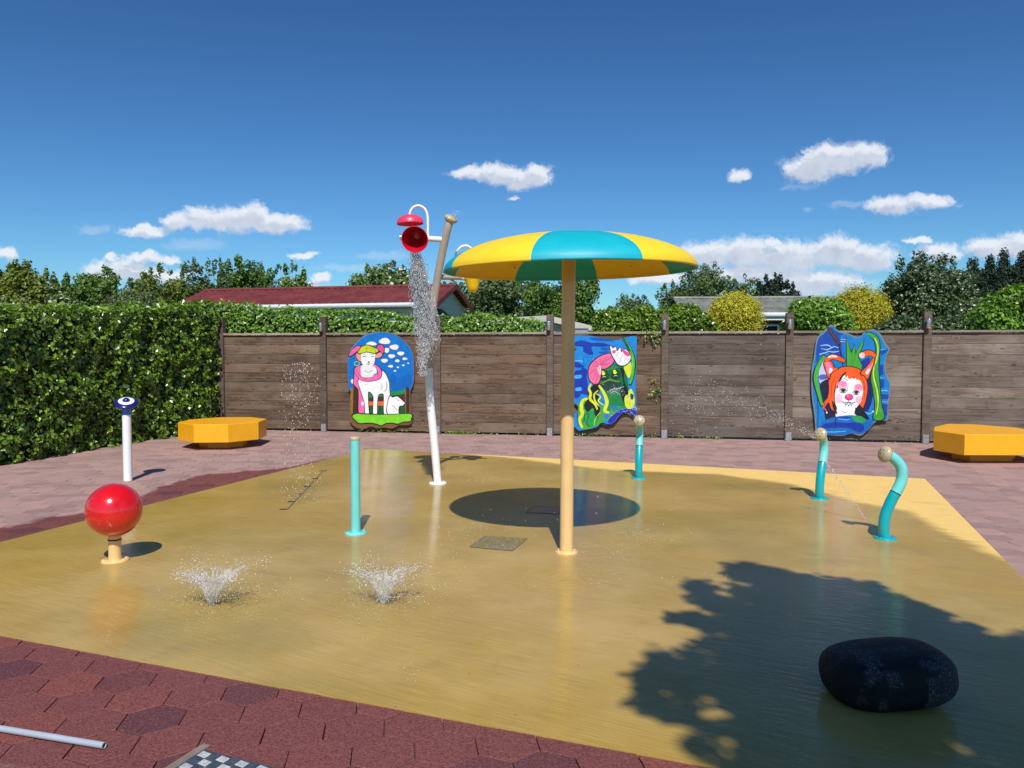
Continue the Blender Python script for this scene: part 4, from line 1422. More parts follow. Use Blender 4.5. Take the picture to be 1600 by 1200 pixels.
def ball():
    p = W(180, 876)
    root = empty('ball_fountain', (p.x, p.y, 0), 'glossy red ball on a short tan post at the left of the pad', 'fountain')
    flange(root, 0.092, M['tan'])
    b = MB(); b.tube([(0, 0, 0), (0, 0, 0.155)], 0.043, 32, sub=1); b.build('post', M['tan'], root)
    b = MB(); b.tube([(0, 0, 0.15), (0, 0, 0.16)], 0.0455, 32, sub=1); b.build('seal_ring', M['black'], root)
    b = MB(); b.tube([(0, 0, 0.16), (0, 0, 0.215)], 0.043, 32, sub=1); b.build('neck', M['tan'], root)
    b = MB()
    rr = 0.188
    b.lathe([(max(0.0005, rr * math.sin(t)), rr * -math.cos(t)) for t in [math.pi * k / 32 for k in range(33)]], 56, M=Matrix.Translation((0, 0, 0.365)))
    b.build('ball', M['red'], root)


ball()


def eye_post():
    p = W(200, 751)
    root = empty('eye_post', (p.x, p.y, 0), 'white post with a navy eye shaped disc on top standing on the paving', 'water toy')
    b = MB(); b.tube([(0, 0, 0), (0.0, 0, 0.77)], 0.048, 28, sub=1); b.build('post', M['white'], root)
    b = MB(); b.tube([(0, 0, 0.765), (0.0, 0, 0.875)], 0.0492, 28, sub=1); b.build('collar', M['blue'], root)
    T = Matrix.Translation((0.0, -0.0, 0.90)) @ Matrix.Rotation(R(12), 4, 'Y') @ Matrix.Rotation(R(24), 4, 'X')
    b = MB()
    b.lathe([(0, -0.025), (0.10, -0.022), (0.128, -0.008), (0.131, 0.004), (0.122, 0.016), (0.085, 0.026)], 40, M=T)
    b.lathe([(0.042, 0.0315), (0.0005, 0.033)], 40, M=T)
    b.build('disc', M['navy'], root)
    b = MB()
    b.lathe([(0.085, 0.0258), (0.08, 0.030), (0.042, 0.0320)], 40, M=T)
    b.build('eye_ring', M['white'], root)
    b = MB()
    b.lathe([(0.040, 0.030), (0.036, 0.045), (0.022, 0.058), (0.0005, 0.062)], 28, M=T)
    b.build('pupil', M['navy'], root)


eye_post()


def straight_post():
    p = W(556, 833)
    root = empty('spray_post', (p.x, p.y, 0), 'straight pale turquoise post with a flat top and round base plate', 'water toy')
    flange(root, 0.090, M['teal_light'])
    b = MB(); b.tube([(0, 0, 0), (0, 0, 0.775)], 0.0385, 28, sub=1); b.build('post', M['teal_light'], root)
    b = MB(); b.lathe([(0.0395, 0.770), (0.041, 0.775), (0.041, 0.79), (0.035, 0.797), (0, 0.80)], 28); b.build('cap', M['nozzle'], root)


straight_post()


def s_sprayer(px, py, bd, face, label, sc=1.0):
    p = W(px, py)
    root = empty('bent_water_sprayer', (p.x, p.y, 0), label, 'water sprayer', 'bent turquoise sprayers')
    bd = Vector((bd[0], bd[1], 0)).normalized()
    prof = [(0, 0), (-0.012, 0.08), (0.0, 0.19), (0.048, 0.31), (0.10, 0.405), (0.128, 0.49), (0.115, 0.575), (0.06, 0.64), (0.0, 0.672)]
    pts = [bd * (x * 1.0) * sc + Vector((0, 0, z * sc)) for x, z in prof]
    flange(root, 0.088, M['teal_dark'])
    # split at joint z ~0.36
    fine = []
    n = len(pts)
    for i in range(n - 1):
        p0 = pts[max(i - 1, 0)]; p1 = pts[i]; p2 = pts[i + 1]; p3 = pts[min(i + 2, n - 1)]
        for k in range(8):
            t = k / 8
            fine.append(0.5 * ((2 * p1) + (p2 - p0) * t + (2 * p0 - 5 * p1 + 4 * p2 - p3) * t * t + (3 * p1 - 3 * p2 + p3 - p0) * t ** 3))
    fine.append(pts[-1])
    j = min(range(len(fine)), key=lambda i: abs(fine[i].z - 0.365 * sc))
    b = MB(); b.tube(fine[:j + 1], 0.0425, 26, sub=1); b.build('lower_tube', M['teal_dark'], root)
    b = MB(); b.tube([fine[j], fine[j] + (fine[j + 1] - fine[j]).normalized() * 0.008], 0.0435, 26, sub=1); b.build('joint_ring', M['black'], root)
    b = MB(); b.tube([fine[j] + (fine[j + 1] - fine[j]) * 0.3] + fine[j + 1:], [0.0425] * (len(fine) - j), 26, sub=1); b.build('upper_tube', M['teal_light'], root)
    d = (fine[-1] - fine[-2]).normalized()
    d = (d + Vector((face[0], face[1], face[2])) * 0.6).normalized()
    q = d.to_track_quat('Z', 'Y').to_matrix().to_4x4()
    Mx = Matrix.Translation(fine[-1] + d * 0.012) @ q
    b = MB()
    b.lathe([(0.03, -0.03), (0.060, -0.018), (0.068, 0.0), (0.066, 0.018), (0.05, 0.034), (0.025, 0.042), (0.0005, 0.044)], 32, M=Mx)
    o = b.build('nozzle', M['nozzle'], root)
    for k in range(7):
        b = MB()
        t = 2 * math.pi * k / 6
        r = 0.035 if k < 6 else 0
        b.lathe([(0.004, 0.0), (0.004, 0.003), (0, 0.003)], 8, M=Mx @ Matrix.Translation((r * math.cos(t), r * math.sin(t), 0.0385 if k < 6 else 0.0425)))
        b.build('spray_hole', M['black'], o)
    return root


s_sprayer(998, 747, (0.22, 1), (0, -0.6, 0.2), 'bent turquoise sprayer at the back, in front of the frog painting', 1.0)
s_sprayer(1281, 779, (0.55, 0.75), (-0.8, -0.3, 0), 'bent turquoise sprayer in front of the red haired painting', 0.97)
s_sprayer(1383, 841, (1, 0.05), (-0.8, -0.3, -0.1), 'largest bent turquoise sprayer nearest the right corner of the pad', 1.0)


def bucket_mesh(mouth, bottom, h):
    """cup with thickness; mouth at z=0, bottom rounded at z=-h"""
    prof_o = [(0.0005, -h), (bottom * 0.6, -h + 0.005), (bottom * 0.92, -h + 0.025), (bottom * 1.05, -h + 0.07)]
    for k in range(1, 7):
        t = k / 6
        prof_o.append((bottom * 1.05 + (mouth - bottom * 1.05) * t, (-h + 0.07) * (1 - t)))
    prof_i = [(max(0.0004, r - 0.008), z + 0.006) for r, z in prof_o]
    prof_i[-1] = (mouth - 0.008, 0.0)
    return prof_o, prof_i


def bucket_pole():
    Y0 = W(684, 755).y
    base = W(684, 755)
    root = empty('bucket_pole', (base.x, base.y, 0), 'tall curved white pole carrying two tipping buckets, water pouring from the red one', 'water toy')
    lean = lambda z: -0.05 * max(0, z - 0.6) ** 2 * 0.35
    px = [(684, 755), (681, 720), (677, 675), (672, 625), (670, 575), (672, 530), (676, 490), (682, 455), (689, 420), (697, 385), (703, 362), (707, 350)]
    pts = []
    for x, y in px:
        X, Z = XZ(x, y, Y0)
        pts.append(Vector((X - base.x, 0, max(0, Z))))
    pts[0] = Vector((0, 0, 0))
    for p in pts:
        k = min(max((p.z - 0.9) / 1.9, 0), 1)
        p.y = -0.28 * k * k
    flange(root, 0.10, M['white'])
    b = MB(); b.tube(pts[:5], [0.044, 0.045, 0.046, 0.046, 0.046], 26); b.build('lower_pole', M['white'], root)
    b = MB(); b.tube(pts[4:], [0.0458, 0.045, 0.044, 0.044, 0.043, 0.043, 0.043, 0.043], 26); b.build('upper_pole', M['beige'], root)
    d = (pts[-1] - pts[-2]).normalized()
    d2 = (d + Vector((0.2, -0.35, 0))).normalized()
    Mx = Matrix.Translation(pts[-1] + d * 0.01) @ d2.to_track_quat('Z', 'Y').to_matrix().to_4x4()
    b = MB()
    b.lathe([(0.04, -0.04), (0.066, -0.02), (0.076, 0.0), (0.072, 0.018), (0.045, 0.034), (0.0005, 0.038)], 30, M=Mx)
    b.build('nozzle', M['nozzle'], root)

    def rel(px_, py_, dy=0.0):
        X, Z = XZ(px_, py_, Y0 + dy)
        return Vector((X - base.x, dy, Z))
    dy = -0.26
    # red side
    arm = MB()
    arm.tube([rel(700, 375, dy + 0.02), rel(670, 373, dy), rel(630, 371, dy)], 0.030, 20, sub=1)
    arm.build('arm', M['white'], root)
    b = MB(); b.tube([rel(630, 371, dy), rel(625, 371, dy)], 0.031, 20, sub=1); b.build('arm_end', M['steel'], root)
    h = MB()
    h.tube([rel(668.5, 370, dy), rel(668.5, 350, dy), rel(668, 338, dy), rel(664, 327, dy), rel(655, 321.5, dy), rel(646, 324, dy), rel(641, 331, dy), rel(640, 337, dy)], 0.014, 14)
    h.build('hooked_water_pipe', M['white'], root)
    b = MB()
    Tc = Matrix.Translation(rel(641, 349.5, dy)) @ Matrix.Rotation(R(-3), 4, 'Y')
    cap = [(0.146, 0.0), (0.142, 0.03), (0.122, 0.062), (0.085, 0.085), (0.04, 0.097), (0.0005, 0.10)]
    b.lathe(cap, 36, M=Tc)
    b.lathe([(r - 0.006 if r > 0.01 else 0.0004, z - 0.006) for r, z in cap], 36, M=Tc)
    b.lathe([(0.146, 0.0), (0.140, -0.006)], 36, M=Tc)
    b.build('rain_cap', M['pinkred'], root)
    po, pi_ = bucket_mesh(0.142, 0.085, 0.26)
    axis = Vector((0.0, -0.92, -0.34)).normalized()
    # mouth centre a little in front of the arm
    c = rel(648, 374, dy - 0.30)
    Tb = Matrix.Translation(c) @ axis.to_track_quat('Z', 'Y').to_matrix().to_4x4()
    b = MB()
    b.lathe(po, 40, 0, Tb)
    b.lathe(pi_, 40, 1, Tb)
    b.lathe([(0.142, 0.0), (0.134, 0.0)], 40, 0, Tb)
    b.build('red_bucket', [M['pinkred'], M['bucket_in']], root)
    # yellow side
    dy2 = 0.05
    b = MB(); b.tube([rel(688, 433, -0.1), rel(722, 433.5, dy2), rel(768, 434, dy2)], 0.030, 20, sub=1); b.build('arm', M['beige'], root)
    b = MB(); b.tube([rel(721, 433.5, dy2), rel(727, 433.6, dy2)], 0.0325, 20, sub=1); b.build('arm_joint', M['white'], root)
    h = MB()
    h.tube([rel(712, 430, dy2), rel(712, 410, dy2), rel(713, 396, dy2), rel(719, 387, dy2), rel(728, 384, dy2), rel(736, 388, dy2), rel(739, 396, dy2), rel(739, 402, dy2)], 0.014, 14)
    h.build('hooked_water_pipe', M['white'], root)
    b = MB()
    b.lathe(cap, 36, M=Matrix.Translation(rel(739, 414, dy2)))
    b.lathe([(0.146, 0.0), (0.0005, 0.09)], 36, M=Matrix.Translation(rel(739, 414, dy2)))
    b.build('rain_cap', M['yellow_pl'], root)
    po, pi_ = bucket_mesh(0.130, 0.066, 0.27)
    Tb = Matrix.Translation(rel(738.5, 419, dy2))
    b = MB()
    b.lathe(po, 40, 0, Tb)
    b.lathe(pi_, 40, 0, Tb)
    b.lathe([(0.130, 0.0), (0.122, 0.0)], 40, 0, Tb)
    b.build('yellow_bucket', M['yellow_pl'], root)
    return base, c + Vector(base), Y0


BP_BASE, BUCKET_C, BP_Y = bucket_pole()


# ------------------------------------------------------------------ benches
def bench_left():
    Yc = 12.15
    X, Z = XZ(349, 660, Yc)
    c = Vector((X, Yc, 0))
    root = empty('octagonal_bench', c, 'low yellow octagonal bench by the ivy hedge corner, at the left', 'bench', 'yellow octagonal benches')
    rr = 0.655
    b = MB()
    b.prism([(rr * math.cos(t), rr * 1.06 * math.sin(t)) for t in [R(22.5 + 45 * k + 5) for k in range(8)]], 0.115, 0.392, bev=0.006)
    b.build('seat', M['orange'], root)
    b = MB()
    b.prism([(0.36 * math.cos(t), 0.36 * math.sin(t)) for t in [R(22.5 + 45 * k + 5) for k in range(8)]], -0.01, 0.114)
    b.build('plinth', M['orange'], root)


def bench_right():
    zt = 0.392
    pts = [W(1507, 679.5, zt), None]
    A = W(1507.5, 679, zt); B = W(1459, 672.5, zt); C_ = W(1460, 667, zt)
    D = A + Vector((0.92, -0.02, 0))
    poly = [C_, B, A, D, D + Vector((0.36, 0.42, 0)), D + Vector((0.36, 0.95, 0)), D + Vector((0.05, 1.45, 0)), A + Vector((0.62, 1.50, 0))]
    cx = sum(p.x for p in poly) / 8; cy = sum(p.y for p in poly) / 8
    root = empty('octagonal_bench', (cx, cy, 0), 'low yellow octagonal bench at the right edge, in front of the last fence panel', 'bench', 'yellow octagonal benches')
    q = [(p.x - cx, p.y - cy) for p in poly]
    b = MB(); b.prism(q, 0.115, zt, bev=0.006); b.build('seat', M['orange'], root)
    b = MB(); b.prism([(x * 0.60, y * 0.60) for x, y in q], -0.01, 0.114); b.build('plinth', M['orange'], root)


bench_left()
bench_right()


# ------------------------------------------------------------------ boulder
def boulder():
    m, nt, bs = new_mat('wet_granite')
    co = geo_pos(nt)
    n1 = nt.noise(co, 5, 4, 0.6)
    n2 = nt.noise(co, 130, 3, 0.7)
    n3 = nt.noise(co, 60, 3, 0.6)
    wet = nt.sstep(n1, 0.44, 0.5)
    c = nt.mix(nt.sstep(n2, 0.5, 0.66), (0.024, 0.025, 0.027, 1), (0.13, 0.135, 0.145, 1))
    c = nt.mix(wet, c, (0.006, 0.006, 0.007, 1))
    nt.link(c, bs.inputs['Base Color'])
    bs.inputs['Specular IOR Level'].default_value = 0.25
    nt.link(nt.math('MULTIPLY_ADD', wet, -0.15, 0.75), bs.inputs['Roughness'])
    nt.link(nt.bump(nt.math('ADD', nt.math('MULTIPLY', n2, 0.5), n3), 0.8, 0.012), bs.inputs['Normal'])
    c0 = W(1395, 1052, 0.06)
    Y = 3.27
    X = 595 / 1200 * Y * 1.0
    b = bmesh.new()
    bmesh.ops.create_icosphere(b, subdivisions=5, radius=1)
    for v in b.verts:
        d = v.co.normalized()
        e = 2.85
        k = (abs(d.x) ** e + abs(d.y) ** e + abs(d.z) ** e) ** (-1 / e)
        nz = 1 + 0.008 * mnoise.noise(d * 1.2 + Vector((3, 1, 2))) + 0.010 * mnoise.noise(d * 4) + 0.004 * mnoise.noise(d * 13)
        v.co = Vector((d.x * k * 0.268 * nz, d.y * k * 0.20 * nz, d.z * k * (0.116 if d.z > 0 else 0.124) * nz))
    me = bpy.data.meshes.new('boulder')
    b.to_mesh(me)
    b.free()
    for f in me.polygons:
        f.use_smooth = True
    me.materials.append(m)
    o = bpy.data.objects.new('boulder', me)
    o.location = (X, Y, 0.108)
    o.rotation_euler = (0, R(-5), 0)
    link(o)
    tag(o, 'smooth dark rounded boulder lying in the tree shadow on the pad', 'boulder')


boulder()


# ------------------------------------------------------------------ small floor things
def floor_bits():
    # drain covers in the pad
    def cover(q, name, label, mat):
        P = [W(*p, 0.0) for p in q]
        c = sum(P, Vector()) / 4
        root = empty(name, (c.x, c.y, 0), label, 'drain cover')
        b = MB()
        top = [(p - c) for p in P]
        b.add([(v.x, v.y, 0.003) for v in top] + [(v.x, v.y, -0.005) for v in top], [(0, 1, 2, 3), (0, 4, 5, 1), (1, 5, 6, 2), (2, 6, 7, 3), (3, 7, 4, 0)])
        b.build('cover_plate', mat, root)
        # frame lines
        b = MB()
        for i in range(4):
            a, d = top[i], top[(i + 1) % 4]
            a2 = a * 1.04; d2 = d * 1.04
            b.add([(a.x, a.y, 0.0045), (a2.x, a2.y, 0.0045), (d2.x, d2.y, 0.0045), (d.x, d.y, 0.0045)], [(0, 1, 2, 3)])
        b.build('frame', M['black_wet'], root)
    m, nt, bs = new_mat('wet_cover')
    co = geo_pos(nt)
    n = nt.noise(co, 60, 4, 0.7)
    nt.link(nt.mix(nt.sstep(n, 0.4, 0.6), (0.19, 0.14, 0.060, 1), (0.31, 0.23, 0.10, 1)), bs.inputs['Base Color'])
    bs.inputs['Roughness'].default_value = 0.5
    bs.inputs['Coat Weight'].default_value = 0.8
    nt.link(nt.bump(n, 0.3, 0.003), bs.inputs['Normal'])
    M['black_wet'] = paint_mat('wet_frame', (0.22, 0.16, 0.05, 1), 0.4, 0.2)
    cover([(735, 855), (800, 861), (823, 842), (759, 838)], 'drain_cover', 'square dull grey drain cover set in the wet pad left of the mushroom pole', m)
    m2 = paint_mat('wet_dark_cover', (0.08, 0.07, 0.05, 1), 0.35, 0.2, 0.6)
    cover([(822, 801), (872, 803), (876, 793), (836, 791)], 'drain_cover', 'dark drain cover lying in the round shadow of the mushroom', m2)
    # dark dashes laid on the pad in place of water shadows, far left
    a = W(443, 796); bb = W(503, 737)
    root = empty('shadow_dashes', (a.x, a.y, 0), 'row of short dark painted shadow dashes on the pad left of the turquoise post', 'shadow')
    for i in range(6):
        t = i / 5
        p = W(443 + (505 - 443) * t, 796 + (736 - 796) * (1 - (1 - t) ** 1.0)) - a
        mb = MB()
        mb.box((p.x, p.y, 0.002), (0.07 + 0.02 * (i == 5), 0.03, 0.004), rz=R(6))
        mb.build('shadow_dash', M['black'], root)
    d = bb - a
    mb = MB()
    mb.add([(0.03, 0, 0.0012), (0.045, 0, 0.0012), (d.x + 0.015, d.y, 0.0012), (d.x, d.y, 0.0012)], [(0, 1, 2, 3)])
    mb.build('shadow_strip', paint_mat('shadow_strip_dark', (0.12, 0.10, 0.06, 1), 0.6), root)  # dark strip painting the thin shadow that joins the dashes
    # grey pipe on the paving
    p0 = W(-60, 1128.5, 0.012); p1 = W(163, 1165, 0.012)
    dd = (p1 - p0).normalized()
    b = MB()
    L = (p1 - p0).length
    pts = [p0 - dd * 0.6, p1]
    loc = p1.copy()
    b.tube([pts[0] - loc, Vector((0, 0, 0))], 0.0125, 24, caps=False, sub=1)
    b.tube([Vector((0, 0, 0)), pts[0] - loc], 0.0098, 24, caps=False, sub=1, mi=0)
    # rim
    o = b.build('grey_pipe', M['pvc'], loc=loc)
    q = dd.to_track_quat('Z', 'Y').to_matrix().to_4x4()
    bm = bmesh.new(); bm.from_mesh(o.data)
    vs1, vs2 = [], []
    for k in range(24):
        t = 2 * math.pi * k / 24
        vs1.append(bm.verts.new(q @ Vector((0.0125 * math.cos(t), 0.0125 * math.sin(t), 0))))
        vs2.append(bm.verts.new(q @ Vector((0.0098 * math.cos(t), 0.0098 * math.sin(t), 0))))
    for k in range(24):
        bm.faces.new((vs1[k], vs1[(k + 1) % 24], vs2[(k + 1) % 24], vs2[k]))
    bm.to_mesh(o.data); bm.free()
    tag(o, 'thin grey plastic pipe lying on the red paving in the lower left corner', 'pipe')


floor_bits()


def tread_hatch():
    # chequer plate hatch bottom left, rotated square
    c0 = W(318, 1171, 0); c1 = W(455, 1205, 0)
    ex = (c1 - c0).normalized(); ey = Vector((ex.y, -ex.x, 0))     # towards the camera
    root = empty('tread_plate_hatch', c0, 'chequered metal hatch plate in a stone frame at the bottom edge', 'hatch')
    S = 0.62
    def P(u, v, z):
        p = ex * u + ey * v
        return (p.x, p.y, z)
    b = MB()
    b.add([P(0, 0, 0.0), P(S, 0, 0.0), P(S, S, 0.0), P(0, S, 0.0), P(0, 0, -0.03), P(S, 0, -0.03), P(S, S, -0.03), P(0, S, -0.03)], [(3, 2, 1, 0), (0, 1, 5, 4), (1, 2, 6, 5), (2, 3, 7, 6), (3, 0, 4, 7)])
    b.build('plate', paint_mat('tread_plate_dark', (0.13, 0.145, 0.17, 1), 0.35, 0.25, metallic=0.6, scale=30), root)
    b = MB()
    st = 0.044
    n = int(S / st)
    for i in range(n):
        for j in range(n):
            if (i + j) % 2 == 0:
                u0, v0 = 0.008 + i * st, 0.008 + j * st
                w_, h_ = (0.043, 0.034)
                if u0 + w_ > S or v0 + h_ > S: continue
                q = [(u0, v0), (u0 + w_, v0 + 0.006), (u0 + w_, v0 + h_ + 0.006), (u0, v0 + h_)]
                q2 = [(u0 + 0.004, v0 + 0.004), (u0 + w_ - 0.004, v0 + 0.009), (u0 + w_ - 0.004, v0 + h_ + 0.002), (u0 + 0.004, v0 + h_ - 0.003)]
                vs = [P(u, v, 0.0005) for u, v in q] + [P(u, v, 0.003) for u, v in q2]
                b.add(vs, [(7, 6, 5, 4), (0, 1, 5, 4), (1, 2, 6, 5), (2, 3, 7, 6), (3, 0, 4, 7)])
    b.build('raised_tread', paint_mat('tread_plate_bright', (0.62, 0.62, 0.58, 1), 0.35, 0.2, metallic=0.3, scale=30), root)
    b = MB()
    w_ = 0.035
    for (u0, v0, u1, v1) in ((-w_, -w_, 0, S + w_), (S, -w_, S + w_, S + w_)):
        b.add([P(u0, v0, 0.0), P(u1, v0, 0.0), P(u1, v1, 0.0), P(u0, v1, 0.0), P(u0, v0, -0.03), P(u1, v0, -0.03), P(u1, v1, -0.03), P(u0, v1, -0.03)], [(3, 2, 1, 0), (0, 1, 5, 4), (1, 2, 6, 5), (2, 3, 7, 6), (3, 0, 4, 7)])
    b.build('stone_frame', paint_mat('frame_stone', (0.20, 0.15, 0.12, 1), 0.8, 0.2, dirt=0.4, bump=0.3), root)


tread_hatch()


# ------------------------------------------------------------------ hedges and trees
def vnoise(P, s, seed=0.0):
    return np.array([mnoise.noise(Vector((p[0] * s + seed, p[1] * s, p[2] * s))) for p in P])


def hedge(name, label, path, heights, thick, n_per_m2, size, mat, zmin=0.0, top=True, bulge=0.10, cat='hedge'):
    """path: list of 2D front-face points (camera side), heights per point"""
    path = [np.array(p[:2]) for p in path]
    c = path[len(path) // 2]
    root = empty(name, (c[0], c[1], 0), label, cat)
    Ps, Ns = [], []
    core = MB()
    for i in range(len(path) - 1):
        a, b = path[i], path[i + 1]
        L = np.linalg.norm(b - a)
        d = (b - a) / L
        nn = np.array((d[1], -d[0]))
        if nn @ (-a) < 0: nn = -nn
        ha, hb = heights[i], heights[i + 1]
        n = int(L * (max(ha, hb) - zmin) * n_per_m2)
        t = RNG.random(n); s = RNG.random(n)
        H = ha + (hb - ha) * t
        z = zmin + (H - zmin) * s
        xy = a + d * (t * L)[:, None]
        P = np.column_stack([xy, z])
        bl = (vnoise(P, 1.6) * 0.7 + vnoise(P, 4.5, 9) * 0.9) * bulge
        edge = np.clip((H - z) / 0.18, 0, 1)
        off = bl - (1 - np.sqrt(edge)) * 0.12 + RNG.normal(size=n) * 0.025
        P[:, :2] += nn * off[:, None]
        Ps.append(P)
        Ns.append(np.tile((nn[0], nn[1], 0.45), (n, 1)) + RNG.normal(size=(n, 3)) * 0.55)
        if top:
            n = int(L * thick * n_per_m2 * 0.9)
            t = RNG.random(n); s = RNG.random(n)
            H = ha + (hb - ha) * t
            xy = a + d * (t * L)[:, None] - nn * (s * thick)[:, None]
            P = np.column_stack([xy, H])
            P[:, 2] += (vnoise(P * np.array((1, 1, 0)), 2.2) * 0.09 + vnoise(P * np.array((1, 1, 0)), 7, 5) * 0.05) + RNG.normal(size=n) * 0.028 + (RNG.random(n) < 0.04) * RNG.random(n) * 0.08
            Ps.append(P)
            Ns.append(np.tile((nn[0] * 0.4, nn[1] * 0.4, 1.0), (n, 1)) + RNG.normal(size=(n, 3)) * 0.5)
        ins = 0.13
        A = a - nn * ins; B = b - nn * ins
        A2 = a - nn * thick; B2 = b - nn * thick
        za, zb = ha - 0.12, hb - 0.12
        core.add([(A[0] - c[0], A[1] - c[1], 0), (B[0] - c[0], B[1] - c[1], 0), (B[0] - c[0], B[1] - c[1], zb), (A[0] - c[0], A[1] - c[1], za),
                  (A2[0] - c[0], A2[1] - c[1], 0), (B2[0] - c[0], B2[1] - c[1], 0), (B2[0] - c[0], B2[1] - c[1], zb), (A2[0] - c[0], A2[1] - c[1], za)],
                 [(0, 1, 2, 3), (5, 4, 7, 6), (3, 2, 6, 7), (0, 3, 7, 4), (1, 5, 6, 2)])
    P = np.concatenate(Ps); N_ = np.concatenate(Ns)
    P[:, 0] -= c[0]; P[:, 1] -= c[1]
    leaf_obj('leaves', P, N_, RNG.uniform(size[0], size[1], len(P)), mat, root)
    core.build('branches', M['hedge_core'], root)
    return root


hp0 = W(-260, 765); hp1 = W(0, 727); hp2 = W(180, 697); hp3 = W(343, 671.5)
def hz(px, py, P):
    return WY(px, py, P.y).z
hedge('ivy_hedge', 'tall glossy ivy hedge along the left side of the paving', [hp0, hp1, hp2, hp3], [2.1, hz(0, 484, hp1), hz(180, 486, hp2), hz(330, 477, hp3)], 0.7, 980, (0.045, 0.092), M['ivy'], bulge=0.16)

# ivy behind the fence (visible above it)
hx = [(300, 474), (350, 476), (420, 484), (500, 486), (560, 488), (640, 495), (700, 500), (760, 496), (810, 499), (842, 507), (850, 518)]
pth, hts = [], []
for x, y in hx:
    u, z = on_plane(x, y, -0.25)
    q = FA + FD * u - FN * 0.25
    pth.append(q); hts.append(z)
hedge('ivy_hedge', 'ivy hedge showing above the left half of the board fence', pth, hts, 0.5, 900, (0.045, 0.085), M['ivy_light'], zmin=1.35, bulge=0.05)


def blob_leaves(blobs, n, size, mat, parent, name='crown', aspect=0.7, shell=0.55, tmul=1.0, upb=0.3, tint_noise=0.0):
    """blobs: list of (x,y,z,rx,ry,rz); leaves near the surface of the blobs"""
    B = np.array(blobs)
    wgt = (B[:, 3] * B[:, 5]); wgt /= wgt.sum()
    idx = RNG.choice(len(B), n, p=wgt)
    d = RNG.normal(size=(n, 3)); d /= np.linalg.norm(d, axis=1, keepdims=True)
    r = np.clip(shell + (1.05 - shell) * RNG.random(n) ** 0.6, 0, 1.1)
    lump = 1 + 0.18 * RNG.normal(size=n) * 0.5
    P = B[idx, :3] + d * B[idx, 3:6] * (r * lump)[:, None]
    N_ = d + RNG.normal(size=(n, 3)) * 0.5
    N_[:, 2] += upb
    V, F = leaf_arrays(P, N_, RNG.uniform(size[0], size[1], n), aspect)
    bt = RNG.random(len(B)) * 0.5 - 0.25
    tint = np.clip(RNG.beta(2, 2.2, n) * tmul + bt[idx] * (0.6 + tint_noise), 0, 1)
    return np_mesh(name, V, F, mat, parent, np.repeat(tint, 4))


